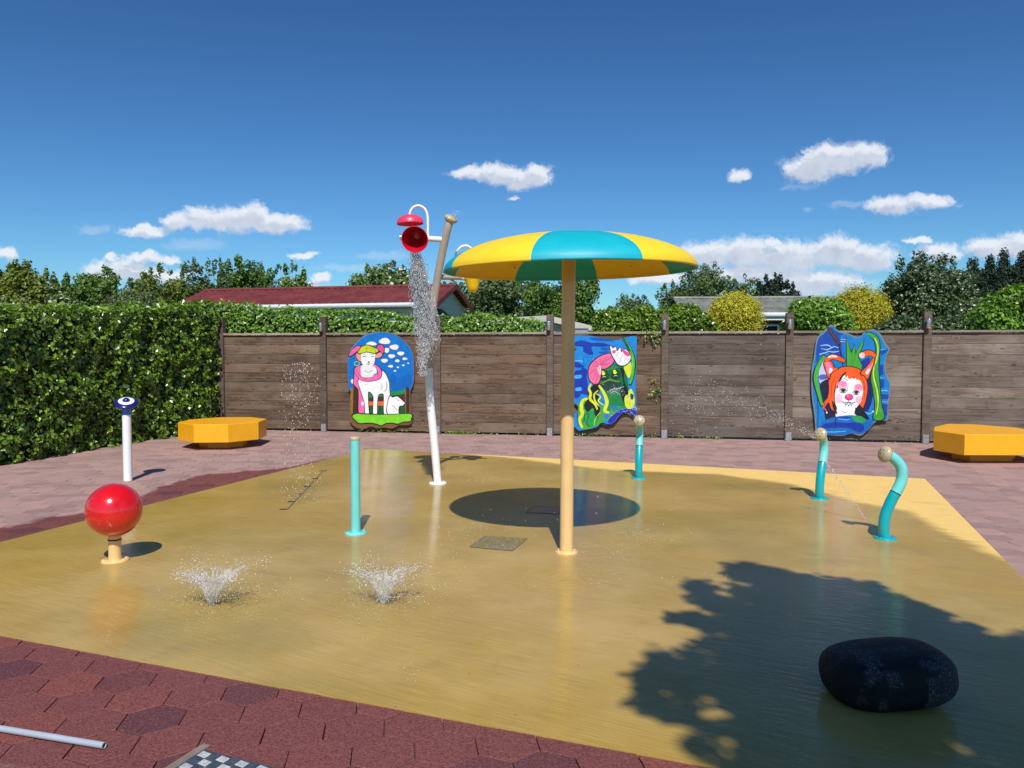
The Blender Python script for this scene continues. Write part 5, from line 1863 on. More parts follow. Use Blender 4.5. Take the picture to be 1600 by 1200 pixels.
def tree(px, ytop, wpx, Y, label, mat='leaf_a', n=5000, leaf=0.16, ybot=520, blobs=26, cat='tree', shape='round', gaps=0.75, extra=None, twig=0.0, name='tree', group=None):
    X, _ = XZ(px, 500, Y)
    ztop = WY(px, ytop, Y).z
    zb = max(0.3, WY(px, ybot, Y).z)
    rx = wpx / 2 / FPX * Y
    H = ztop - zb
    root = empty(name, (X, Y, 0), label, cat, group)
    bl = []
    rnd = random.Random(int(px * 13 + ytop * 7))
    cz = (ztop + zb) / 2
    for i in range(blobs):
        for _ in range(50):
            x, y, z = rnd.uniform(-1, 1), rnd.uniform(-1, 1), rnd.uniform(-1, 1)
            if shape == 'cone':
                lim = (1 - (z + 1) / 2) ** 0.8 * 1.35 + 0.08
                ok = x * x + y * y < lim * lim
            else:
                q = x * x + y * y + (max(z, 0)) ** 2 * 1.0 + (min(z, 0) ** 2) * 0.35
                ok = 0.25 < q < 1
            if ok: break
        s = rnd.uniform(0.24, 0.44) if shape != 'cone' else rnd.uniform(0.12, 0.24)
        sc = rx * s * (1.0 if shape != 'cone' else 1.4)
        bl.append((x * rx * (1 - s * 0.7), y * rx * (1 - s * 0.7), cz + z * (H / 2) * (1 - s * 0.6), sc, sc, min(sc * rnd.uniform(0.65, 0.95), H * 0.45)))
    if shape != 'cone':
        # sparse outer sprays make the outline uneven, low filler closes the skirt
        for i in range(16):
            a = rnd.uniform(0, math.pi)
            q = rnd.uniform(0.86, 1.06)
            bl.append((rx * q * math.cos(a), rnd.uniform(-0.3, 0.3) * rx, cz + H / 2 * q * math.sin(a), rx * rnd.uniform(0.06, 0.13), rx * 0.1, H * rnd.uniform(0.05, 0.13)))
        for i in range(14):
            bl.append((rx * rnd.uniform(-0.85, 0.85), rx * rnd.uniform(-0.5, 0.5), zb + H * rnd.uniform(0.1, 0.62), rx * 0.38, rx * 0.36, H * 0.2))
    else:
        for i in range(6):
            bl.append((0, 0, zb + H * (0.15 + 0.14 * i), rx * (1.1 - 0.17 * i), rx * (1.1 - 0.17 * i), H * 0.13))
    leaf *= 0.8
    blob_leaves(bl, int(n * 2.1), (leaf * 0.7, leaf * 1.3), M[mat], root, shell=0.3, aspect=0.7 if shape != 'cone' else 0.35)
    # trunk with limbs to the clumps
    b = MB()
    tr = max(0.05, rx * 0.07)
    b.tube([(0, 0, 0), (rx * 0.03, 0, zb * 0.7 + 0.2), (0, 0, cz)], [tr, tr * 0.8, tr * 0.45], 10)
    b.build('trunk', M['bark'], root)
    b = MB()
    for (x, y, z, a, _, _) in bl[:18]:
        s0 = Vector((0, 0, max(zb * 0.7, z - H * 0.45)))
        e = Vector((x, y, z))
        b.tube([s0, (s0 + e) / 2 + Vector((0, 0, -0.05 * H)), e], [tr * 0.35, tr * 0.22, tr * 0.08], 6, sub=3)
    if twig:
        for _ in range(int(twig)):
            x = rnd.uniform(-1, 1) * rx * 0.9
            zz = cz + H / 2 * math.sqrt(max(0, 1 - (x / rx) ** 2)) * rnd.uniform(0.7, 1.05)
            y = rnd.uniform(-0.3, 0.3) * rx
            b.tube([(x * 0.8, y, zz - H * 0.25), (x, y, zz + 0.02 * H)], [tr * 0.1, tr * 0.04], 5, sub=1)
    b.build('limbs', M['bark'], root)
    if extra:
        em, en, es = extra
        blob_leaves([(x, y, z, a * 1.04, b_ * 1.04, c_ * 1.04) for x, y, z, a, b_, c_ in bl], en, es, M[em], root, name='blossom', shell=0.85, aspect=1.0)
    return root


G1 = 'trees beyond the ivy hedge'
tree(-45, 385, 150, 24, 'dark olive tree at the far left edge, tallest behind the hedge', 'leaf_b', 6500, 0.16, 520, 26)
tree(40, 412, 100, 25, 'olive green tree second from the left edge above the hedge', 'leaf_b', 6500, 0.15, 520, 30)
tree(145, 418, 95, 30, 'rounded dark green tree left of the red roof, above the hedge', 'leaf_a', 7000, 0.16, 520, 30)
tree(92, 462, 60, 23, 'hawthorn bush with white blossom between two trees over the hedge', 'leaf_c', 2600, 0.12, 520, 14, extra=('blossom', 500, (0.06, 0.12)), cat='bush', name='hawthorn')
tree(10, 466, 95, 21, 'low brownish bush with white blossom at the left edge over the hedge', 'leaf_b', 2200, 0.12, 520, 12, extra=('blossom', 350, (0.05, 0.10)), cat='bush', name='hawthorn')
tree(203, 442, 90, 29, 'thin twiggy brown green tree right of the rounded dark tree', 'leaf_c', 3800, 0.13, 520, 26, twig=26)
tree(248, 420, 85, 31, 'yellowish green tree behind the left end of the red roof', 'leaf_b', 6000, 0.15, 520, 26)
tree(302, 414, 62, 34, 'narrow airy grey green tree above the left end of the red roof', 'leaf_c', 3600, 0.15, 520, 24, twig=14)
tree(338, 410, 50, 35, 'thin tree with bare twigs between two fuller trees over the red roof', 'leaf_c', 2600, 0.15, 510, 20, twig=24)
tree(384, 406, 84, 36, 'full leafy green tree over the middle of the red roof', 'leaf_a', 6000, 0.18, 510, 28)
tree(452, 416, 68, 36, 'tree rising over the red roof, sloping down on its right side', 'leaf_a', 4600, 0.17, 510, 24, twig=8)
tree(607, 413, 104, 33, 'horse chestnut with cream flower candles behind the red roof', 'leaf_a', 6500, 0.17, 500, 26, extra=('blossom', 900, (0.09, 0.2)), name='horse_chestnut')
tree(780, 420, 150, 31, 'wide dark tree seen under the left half of the mushroom dome', 'leaf_c', 8500, 0.16, 530, 34)
tree(700, 442, 90, 40, 'distant tree behind the bucket pole and the roof gable', 'leaf_c', 3000, 0.2, 520, 18)
tree(880, 408, 112, 29, 'dense dark tree seen right behind the mushroom pole', 'leaf_a', 8500, 0.15, 530, 34)
tree(985, 462, 70, 34, 'low grey green tree just right of the mushroom dome edge', 'leaf_c', 2000, 0.14, 520, 16, twig=10)
tree(1100, 413, 84, 40, 'airy tree behind the grey roof, right under the dome edge', 'leaf_c', 3000, 0.17, 500, 26, twig=16)
tree(1055, 440, 60, 42, 'thin pale tree left of the airy tree behind the grey roof', 'leaf_c', 1500, 0.18, 500, 16, twig=10)
tree(1165, 434, 55, 43, 'small thin tree between airy tree and dark pine', 'leaf_c', 1700, 0.18, 500, 16, twig=12)
tree(1208, 430, 62, 41, 'compact dark green pine behind the grey roof', 'leaf_dark', 3600, 0.2, 500, 22, name='pine_tree')
tree(1452, 403, 140, 20, 'large pale flecked evergreen tree at right between the golden bush and the conifers', 'leaf_laurel', 12000, 0.10, 530, 46, extra=('blossom', 500, (0.04, 0.08)), name='evergreen_tree')
for i, (x, y, w_, lb) in enumerate([(1518, 400, 66, 'leftmost dark conifer behind the pale flecked tree'), (1545, 396, 62, 'dark conifer second from the left in the row at right'), (1566, 385, 60, 'tallest pointed dark conifer of the row at right'), (1594, 391, 66, 'dark conifer at the right edge of the picture'), (1630, 384, 56, 'dark conifer just past the right edge')]):
    tree(x, y, w_, 34 + i * 0.6, lb, 'leaf_dark', 5200, 0.2, 520, 46, shape='cone', name='conifer', group='dark conifers at the right')


def bush(px, ytop, wpx, Y, label, mat, n, leaf, name='bush', ybot=540, smooth=False, aspect=0.7):
    X, _ = XZ(px, 500, Y)
    ztop = WY(px, ytop, Y).z
    rx = wpx / 2 / FPX * Y
    zb = WY(px, ybot, Y).z
    root = empty(name, (X, Y, 0), label, 'bush')
    H = ztop - zb
    if smooth:
        bl = [(0, 0, zb + H / 2, rx * 0.97, rx * 0.97, H / 2)]
        rnd = random.Random(int(px))
        for _ in range(16):
            t = rnd.uniform(0, 6.28); ph = rnd.uniform(-0.6, 1.4)
            bl.append((rx * 0.56 * math.cos(t) * math.cos(ph), rx * 0.56 * math.sin(t) * math.cos(ph), zb + H / 2 + H * 0.28 * math.sin(ph), rx * 0.42, rx * 0.42, H * 0.21))
    else:
        rnd = random.Random(int(px * 3 + 1))
        bl = []
        for _ in range(16):
            x = rnd.uniform(-1, 1); y = rnd.uniform(-0.8, 0.8)
            zz = math.sqrt(max(0.05, 1 - x * x * 0.95)) * rnd.uniform(0.2, 1.0)
            s = rnd.uniform(0.26, 0.38)
            bl.append((x * rx * 0.75, y * rx * 0.6, zb + (H * (zz * 0.5 + 0.5)) - H * s * 0.55, rx * s, rx * s, H * s * 0.6))
        bl.append((0, 0, zb + H * 0.42, rx * 0.88, rx * 0.62, H * 0.5))
        for k_ in range(12):
            bl.append((rx * rnd.uniform(-0.75, 0.75), -rx * rnd.uniform(0.15, 0.5), zb + H * rnd.uniform(0.25, 0.75), rx * 0.3, rx * 0.3, H * 0.2))
    blob_leaves(bl, int(n * 1.8), (leaf * 0.7, leaf * 1.3), M[mat], root, name='leaves', shell=0.8, aspect=aspect)
    b = MB()
    b.tube([(0, 0, 0), (0.02, 0, zb + H * 0.4)], [0.06, 0.04], 8, sub=1)
    b.build('stem', M['bark'], root)
    b = MB()
    b.lathe([(0.001, zb), (rx * 0.5, zb + H * 0.15), (rx * 0.5, zb + H * 0.4), (rx * 0.3, zb + H * 0.62), (0.001, zb + H * 0.72)], 16)
    b.build('inner_twigs', M['hedge_core'], root)


bush(1148, 459, 86, 17.0, 'rounded golden yellow conifer bush left of the red haired painting', 'leaf_yel', 17000, 0.05, 'golden_conifer', 540, True, 0.5)
bush(1343, 449, 90, 19.0, 'golden yellow bush above the red haired painting, beside the evergreen tree', 'leaf_yel', 17000, 0.055, 'golden_conifer', 540, True, 0.5)
bush(1068, 470, 78, 15.6, 'large ivy bush above the post right of the frog painting', 'ivy', 4200, 0.075, 'ivy_bush', 545)
bush(963, 478, 78, 15.7, 'ivy bush just over the fence above the frog painting', 'ivy', 3800, 0.075, 'ivy_bush', 545)
bush(1015, 474, 70, 16.6, 'darker ivy bush between the two ivy bushes over the fence', 'ivy', 2600, 0.08, 'ivy_bush', 545)
bush(1100, 492, 44, 15.4, 'small low ivy bush left of the golden conifer', 'ivy', 1500, 0.07, 'ivy_bush', 540)
bush(1282, 462, 108, 15.4, 'broad light green bush between the two golden bushes', 'ivy_light', 6500, 0.075, 'green_bush', 545)
bush(1585, 446, 140, 13.8, 'big bright green bush at the right edge over the fence', 'ivy_light', 9500, 0.08, 'green_bush', 545)
bush(1490, 490, 80, 15.5, 'low dark green bush under the pale flecked tree', 'leaf_laurel', 2600, 0.08, 'green_bush', 540)
bush(1410, 492, 90, 15.8, 'low dull green bush right of the second golden bush', 'leaf_laurel', 2600, 0.08, 'green_bush', 540)


# ------------------------------------------------------------------ houses beyond the fence
def mat_tiles(name, c1, c2):
    m, nt, bs = new_mat(name)
    co = obj_co(nt)
    n = nt.noise(co, 2.0, 5, 0.6)
    n2 = nt.noise(co, 25, 3, 0.6)
    c = nt.mix(nt.sstep(n, 0.35, 0.65), c1, c2)
    c = nt.mix(nt.math('MULTIPLY', nt.sstep(n2, 0.55, 0.75), 0.35), c, tuple(x * 0.5 for x in c1[:3]) + (1,))
    nt.link(c, bs.inputs['Base Color'])
    bs.inputs['Roughness'].default_value = 0.5
    return m


def house(name, label, corner, dirL, L, wdt, ze, zr, wallm, roofm, over=0.25, facia=True, course=0.33):
    """corner: near ground corner; dirL: unit vector along the long front; depth is away from the camera"""
    root = empty(name, corner, label, 'house', rz=math.atan2(dirL[1], dirL[0]))
    # local x along the long side from corner (0..L), local y depth (0..wdt) away
    b = MB()
    zr_w = zr - 0.06
    hw = wdt / 2
    vs = [(0, 0, 0), (L, 0, 0), (L, wdt, 0), (0, wdt, 0), (0, 0, ze), (L, 0, ze), (L, wdt, ze), (0, wdt, ze), (0, hw, zr_w), (L, hw, zr_w)]
    b.add(vs, [(0, 1, 5, 4), (2, 3, 7, 6), (3, 0, 4, 8, 7), (1, 2, 6, 9, 5)])
    b.build('wall', wallm, root)
    # cladding lines on the walls
    # roof: two corrugated slopes
    slope = (zr - ze) / hw
    for sgn, nm in ((0, 'roof'), (1, 'roof')):
        mb = MB()
        nu = int((L + 2 * over) / 0.055)
        rows = int(math.hypot(hw + over, (hw + over) * slope) / course) + 1
        V = []
        F = []
        cols = nu + 1
        prof = []
        for r in range(rows):
            prof.append((r / rows, 0.0))
            prof.append(((r + 1) / rows - 1e-4, 0.028))
        # from eave (t=0) to the ridge (t=1); each course steps down at its top end
        for t, dz in prof:
            for i in range(cols):
                x = -over + (L + 2 * over) * i / nu
                y = -over + (hw + over) * t
                z = ze - over * slope + (hw + over) * slope * t + 0.06 - dz + 0.014 * math.sin(2 * math.pi * x / 0.24)
                if sgn: y = wdt - y
                V.append((x, y, z))
        for r in range(len(prof) - 1):
            for i in range(nu):
                a = r * cols + i
                F.append((a, a + 1, a + cols + 1, a + cols) if not sgn else (a, a + cols, a + cols + 1, a + 1))
        mb.add(V, F, 0, False)
        mb.build(nm, roofm, root)
    mb = MB()
    mb.tube([(-over, hw, zr + 0.05), (L + over, hw, zr + 0.05)], 0.06, 10, sub=1)
    mb.build('ridge_cap', roofm, root)
    if facia:
        mb = MB()
        mb.box((L / 2, -over - 0.012, ze - over * slope - 0.01), (L + 2 * over, 0.022, 0.11))
        mb.build('fascia', M['white'], root)
        mb = MB()
        mb.tube([(-over, -over - 0.07, ze - over * slope - 0.07), (L + over, -over - 0.07, ze - over * slope - 0.07)], 0.05, 10, sub=1)
        mb.build('gutter', M['gutter'], root)
        mb = MB()
        mb.box((L / 2, -over / 2, ze - over * slope - 0.075), (L + 2 * over, over - 0.01, 0.02))
        mb.build('soffit', M['gutter'], root)
    return root, slope


# red roofed chalet; long front runs to the left, so use its left end as the corner
dL = Vector((0.97, -0.24, 0)).normalized()
K = WY(676, 470, 24.0); K.z = 0
Lh = 9.1
cornerL = K - dL * Lh
M['red_tiles'] = mat_tiles('red_roof_tiles', (0.135, 0.024, 0.024, 1), (0.20, 0.040, 0.036, 1))
M['grey_tiles'] = mat_tiles('grey_roof_tiles', (0.13, 0.135, 0.115, 1), (0.22, 0.225, 0.19, 1))


def mat_clad(name, col, pitch=0.18):
    m, nt, bs = new_mat(name)
    co = obj_co(nt)
    sep = nt.new('ShaderNodeSeparateXYZ'); nt.link(co, sep.inputs[0])
    fr = nt.math('FRACT', nt.math('DIVIDE', sep.outputs[2], pitch))
    n = nt.noise(co, 3, 4)
    c = nt.mix(nt.math('MULTIPLY', nt.math('LESS_THAN', fr, 0.08), 0.6), col, tuple(x * 0.35 for x in col[:3]) + (1,))
    c = nt.mix(nt.math('MULTIPLY', n, 0.15), c, tuple(x * 0.7 for x in col[:3]) + (1,))
    nt.link(c, bs.inputs['Base Color'])
    bs.inputs['Roughness'].default_value = 0.5
    nt.link(nt.bump(fr, 0.5, 0.02), bs.inputs['Normal'])
    return m


M['clad_white'] = mat_clad('weatherboard', (0.72, 0.70, 0.62, 1))
M['clad_cream'] = mat_clad('cream_boarding', (0.62, 0.60, 0.50, 1), 0.12)


def mat_brick():
    m, nt, bs = new_mat('dark_brick')
    br = nt.new('ShaderNodeTexBrick')
    nt.link(nt.mapping(obj_co(nt), (1, 1, 1), (math.pi / 2, 0, 0)), br.inputs['Vector'])
    br.inputs['Color1'].default_value = (0.10, 0.035, 0.025, 1)
    br.inputs['Color2'].default_value = (0.14, 0.05, 0.035, 1)
    br.inputs['Mortar'].default_value = (0.2, 0.18, 0.16, 1)
    br.inputs['Scale'].default_value = 4.5
    nt.link(br.outputs[0], bs.inputs['Base Color'])
    bs.inputs['Roughness'].default_value = 0.85
    return m


M['brick'] = mat_brick()
ze = WY(660, 474, 24.0).z
h1, slope = house('red_roofed_chalet', 'low white chalet with a dark red tiled roof behind the fence', cornerL, dL, Lh, 3.3, ze + 0.06, 3.62, M['clad_white'], M['red_tiles'], 0.22)
# gable window and bargeboards
mb = MB()
hw = 1.65
for sgn in (0, 1):
    for (y0, z0, y1, z1) in (((-0.24, ze + 0.06 - 0.22 * slope, hw, 3.66)),):
        a, bq = (y0, z0), (y1, z1)
        ya, yb = (a[0], bq[0]) if not sgn else (3.3 - a[0], 3.3 - bq[0])
        vs = []
        for x in (Lh + 0.221, Lh + 0.25):
            vs += [(x, ya, a[1] - 0.12), (x, yb, bq[1] - 0.12), (x, yb, bq[1] + 0.05), (x, ya, a[1] + 0.05)]
        mb.add(vs, [(0, 1, 2, 3), (7, 6, 5, 4), (0, 4, 5, 1), (3, 2, 6, 7), (0, 3, 7, 4), (1, 5, 6, 2)])
mb.build('bargeboard', M['red_tiles'], h1)
mb = MB()
mb.add([(Lh + 0.012, 0.35, 2.35), (Lh + 0.012, 2.0, 2.35), (Lh + 0.012, 2.0, 2.55), (Lh + 0.012, 0.9, 2.84), (Lh + 0.012, 0.35, 2.84)], [(0, 1, 2, 3, 4)])
mb.build('gable_window', M['glass_dark'], h1)
mb = MB()
mb.box((7.2, -0.006, 1.9), (1.6, 0.02, 1.0)); mb.build('window', M['glass_dark'], h1)

# grey roofed house to the right
dR = Vector((1, -0.06, 0)).normalized()
cR = WY(1078, 490, 26.5); cR.z = 0
zeR = WY(1200, 489, 26).z
zrR = WY(1200, 467, 28).z
h2, _ = house('grey_roofed_house', 'brick house with a grey tiled roof and white fascia behind the golden bushes', cR, dR, 8.0, 3.6, zeR + 0.06, zrR, M['brick'], M['grey_tiles'], 0.3)
mb = MB(); mb.box((2.4, -0.01, 1.9), (1.1, 0.03, 0.9)); w_ = mb.build('window', M['glass_dark'], h2)
mb = MB()
for dx in (-0.58, 0.0, 0.58):
    mb.box((2.4 + dx, -0.03, 1.9), (0.05, 0.03, 0.98))
for dz in (-0.47, 0.47):
    mb.box((2.4, -0.032, 1.9 + dz), (1.1, 0.03, 0.05))
mb.build('window_frame', M['white'], w_)
# big white fascia box under the eave (as seen between the bushes)
mb = MB(); mb.box((4.0, -0.335, zeR - 0.11), (8.5, 0.02, 0.26)); mb.build('fascia_board', M['white'], h2)


def cabin():
    a = WY(768, 497, 19.5); b_ = WY(856, 497, 18.2)
    a.z = b_.z = 0
    d = (b_ - a).normalized(); L = (b_ - a).length
    top = WY(820, 495, 18.8).z
    root = empty('cream_shed', a, 'low cream shed roof edge showing above the ivy left of the mushroom pole', 'shed', rz=math.atan2(d.y, d.x))
    b = MB(); b.add([(0, 0, 0), (L, 0, 0), (L + 0.15, 2.6, 0), (0, 2.6, 0), (0, 0, top - 0.12), (L, 0, top - 0.12), (L + 0.15, 2.6, top - 0.45), (0, 2.6, top - 0.45)], [(0, 1, 5, 4), (1, 2, 6, 5), (2, 3, 7, 6), (3, 0, 4, 7)])
    b.build('wall', M['clad_cream'], root)
    b = MB()
    b.add([(-0.1, -0.12, top - 0.02), (L + 0.12, -0.12, top), (L + 0.3, 2.7, top - 0.38), (-0.1, 2.7, top - 0.4), (-0.1, -0.12, top - 0.16), (L + 0.12, -0.12, top - 0.14), (L + 0.3, 2.7, top - 0.5), (-0.1, 2.7, top - 0.52)],
          [(0, 1, 2, 3), (4, 5, 1, 0), (5, 6, 2, 1), (6, 7, 3, 2), (7, 4, 0, 3), (7, 6, 5, 4)])
    b.build('roof', M['cream'], root)
    # grey cabinet
    c = WY(907, 512, 15.6); zt = c.z
    root = empty('grey_cabinet', (c.x, c.y, 0), 'flat grey cabinet top showing above the frog painting', 'cabinet')
    b = MB(); b.box((0, 0, (zt - 0.03) / 2), (0.27, 0.4, zt - 0.03), bev=0.01); b.build('body', M['gutter'], root)
    b = MB(); b.box((0, 0, zt - 0.014), (0.30, 0.44, 0.03), bev=0.005); b.build('lid', M['pvc'], root)


cabin()


# ------------------------------------------------------------------ shade tree behind the camera
def shade_tree():
    outline = pts2((1150, 884), (1190, 886), (1235, 900), (1330, 912), (1365, 910), (1385, 924), (1450, 955), (1530, 988), (1640, 992), (1760, 960), (1950, 1000), (2300, 1300), (1900, 1900), (1250, 1500), (1200, 1260),
                   (1152, 1202), (1138, 1190), (1108, 1180), (1150, 1172), (1132, 1160), (1104, 1150), (1076, 1141), (1044, 1135), (1028, 1117), (1002, 1093), (1052, 1091), (1096, 1091), (1068, 1076), (1052, 1056), (1022, 1044),
                   (1060, 1036), (1092, 1020), (1146, 1016), (1132, 1000), (1118, 981), (1094, 968), (1136, 960), (1132, 948), (1088, 915), (1122, 919), (1186, 923), (1215, 925), (1172, 908))
    P = []
    while len(P) < 5200:
        q = RNG.uniform((0.2, -0.5), (6.5, 5.8), (6000, 2))
        d = poly_dist(q, outline)
        hole = np.array(W(1118, 1110)[:2])
        q = q[(d > 0.035) & (np.hypot((q[:, 0] - hole[0]) / 0.10, (q[:, 1] - hole[1]) / 0.075) > 1) & ((d > 0.25) | (np.array([mnoise.noise(Vector((x_ * 9, y_ * 9, 0))) for x_, y_ in q]) > -0.22))]
        P.extend(q.tolist())
    P = np.array(P[:5200])
    dd = poly_dist(P, outline)
    # extra ragged fingers along the border
    k = 1 / math.tan(SUN_EL)
    hdir = np.array((SUN_DIR.x, SUN_DIR.y)) / math.hypot(SUN_DIR.x, SUN_DIR.y)
    thick = np.clip(dd / 0.8, 0.12, 1.0)
    z = 5.4 + (RNG.random(len(P)) - 0.5) * 2.2 * thick
    C = np.column_stack([P + hdir * (z * k)[:, None], z])
    n_each = 5
    # ragged twigs reaching out of the crown: their shadows finger out over the pad
    tw = []
    seg = [(outline[i], outline[(i + 1) % len(outline)]) for i in range(len(outline))]
    for i, (a_, b_) in enumerate(seg):
        if 7 <= i <= 12: continue
        L_ = np.linalg.norm(b_ - a_)
        for _ in range(int(L_ * 9)):
            o_ = a_ + (b_ - a_) * RNG.random()
            an = math.pi * 0.5 + RNG.uniform(-0.2, 2.0)
            ln = RNG.uniform(0.04, 0.17)
            zz = RNG.uniform(4.2, 6.0)
            for q_ in range(int(ln * 130)):
                t_ = RNG.random()
                g_ = o_ + np.array((math.cos(an), math.sin(an))) * ln * t_ + RNG.normal(size=2) * 0.02 * (1.15 - t_)
                tw.append((g_[0], g_[1], zz))
    tw = np.array(tw)
    C = np.concatenate([C, np.column_stack([tw[:, :2] + hdir * (tw[:, 2] * k)[:, None], tw[:, 2]])])
    Q = np.repeat(C, n_each, 0) + RNG.normal(size=(len(C) * n_each, 3)) * np.array((0.03, 0.03, 0.05))
    root = empty('shade_tree', (3.6, -2.6, 0), 'leafy tree standing behind the camera that shades the boulder', 'tree')
    Q -= np.array((3.6, -2.6, 0))
    leaf_obj('crown', Q, RNG.normal(size=Q.shape) * 0.5 + np.array((0.05, -0.6, 0.8)), RNG.uniform(0.05, 0.10, len(Q)), M['leaf_a'], root)
    b = MB()
    b.tube([(0, 0, -0.05), (0.05, 0.05, 1.6), (0, 0.2, 3.0), (0.1, 0.5, 4.2)], [0.17, 0.14, 0.11, 0.05], 14)
    b.build('trunk', M['bark'], root)
    b = MB()
    rnd = random.Random(3)
    for _ in range(34):
        e = Vector(C[rnd.randrange(len(C))]) - Vector((3.6, -2.6, 0))
        s = Vector((0.0, 0.15, rnd.uniform(2.2, 3.6)))
        b.tube([s, s * 0.5 + e * 0.5 + Vector((0, 0, 0.15)), e], [0.045, 0.025, 0.008], 7, sub=3)
    b.build('limbs', M['bark'], root)


shade_tree()

# ------------------------------------------------------------------ water
def mat_water(name='water_drops', clear=0.35, trans=0.85, rough=0.06):
    m, nt, bs = new_mat(name)
    bs.inputs['Base Color'].default_value = (0.97, 0.98, 1.0, 1)
    bs.inputs['Roughness'].default_value = rough
    bs.inputs['IOR'].default_value = 1.33
    bs.inputs['Transmission Weight'].default_value = trans
    tr = nt.new('ShaderNodeBsdfTransparent')
    mx = nt.new('ShaderNodeMixShader')
    mx.inputs[0].default_value = 1 - clear
    nt.link(tr.outputs[0], mx.inputs[1]); nt.link(bs.outputs[0], mx.inputs[2])
    out = [x for x in nt.n if x.type == 'OUTPUT_MATERIAL'][0]
    nt.link(mx.outputs[0], out.inputs[0])
    return m


M['water'] = mat_water('water_drops', 0.30, 0.78)
M['foam'] = mat_water('aerated_water', 0.25, 0.45, 0.15)
M['film'] = mat_water('water_film', 0.55, 0.8, 0.04)


def mat_sheet():
    m, nt, bs = new_mat('thin_water_sheet')
    bs.inputs['Base Color'].default_value = (0.9, 0.93, 0.96, 1)
    bs.inputs['Roughness'].default_value = 0.1
    bs.inputs['IOR'].default_value = 1.33
    bs.inputs['Transmission Weight'].default_value = 0.6
    tr = nt.new('ShaderNodeBsdfTransparent')
    mx = nt.new('ShaderNodeMixShader')
    n = nt.noise(geo_pos(nt), 30, 4, 0.7)
    nt.link(nt.math('MULTIPLY_ADD', nt.sstep(n, 0.4, 0.65), 0.5, 0.28), mx.inputs[0])
    nt.link(tr.outputs[0], mx.inputs[1]); nt.link(bs.outputs[0], mx.inputs[2])
    out = [x for x in nt.n if x.type == 'OUTPUT_MATERIAL'][0]
    nt.link(mx.outputs[0], out.inputs[0])
    return m


M['sheet'] = mat_sheet()

_b = bmesh.new()
bmesh.ops.create_icosphere(_b, subdivisions=1, radius=1)
_b.verts.index_update()
ICO_V = np.array([v.co[:] for v in _b.verts])
ICO_F = np.array([[v.index for v in f.verts] for f in _b.faces])
_b.free()


def drops(name, P, size, label, cat, mat='water', stretch=None, sdir=None, parent=None, jit=0.25, loc=None):
    """P (n,3), size (n,), stretch (n,), sdir (n,3)"""
    n = len(P)
    P = np.asarray(P, float)
    loc = np.array(P.mean(0) if loc is None else loc)
    if sdir is None:
        sdir = np.tile((0, 0, 1.0), (n, 1))
    if stretch is None:
        stretch = np.ones(n)
    sdir = sdir + RNG.normal(size=(n, 3)) * 0.08
    sdir = sdir / np.linalg.norm(sdir, axis=1, keepdims=True)
    a = np.cross(sdir, RNG.normal(size=(n, 3))); a /= np.linalg.norm(a, axis=1, keepdims=True)
    b = np.cross(sdir, a)
    k = len(ICO_V)
    J = 1 + RNG.normal(size=(n, k, 1)) * jit * 0.5
    L = ICO_V[None] * J
    V = (P - loc)[:, None, :] + size[:, None, None] * (L[..., 0:1] * a[:, None] + L[..., 1:2] * b[:, None] + L[..., 2:3] * sdir[:, None] * stretch[:, None, None])
    F = (ICO_F[None] + (np.arange(n) * k)[:, None, None]).reshape(-1, 3)
    o = np_mesh(name, V.reshape(-1, 3), F, M[mat], parent, smooth=True)
    o.location = loc
    if label:
        tag(o, label, cat, kind='stuff')
    return o


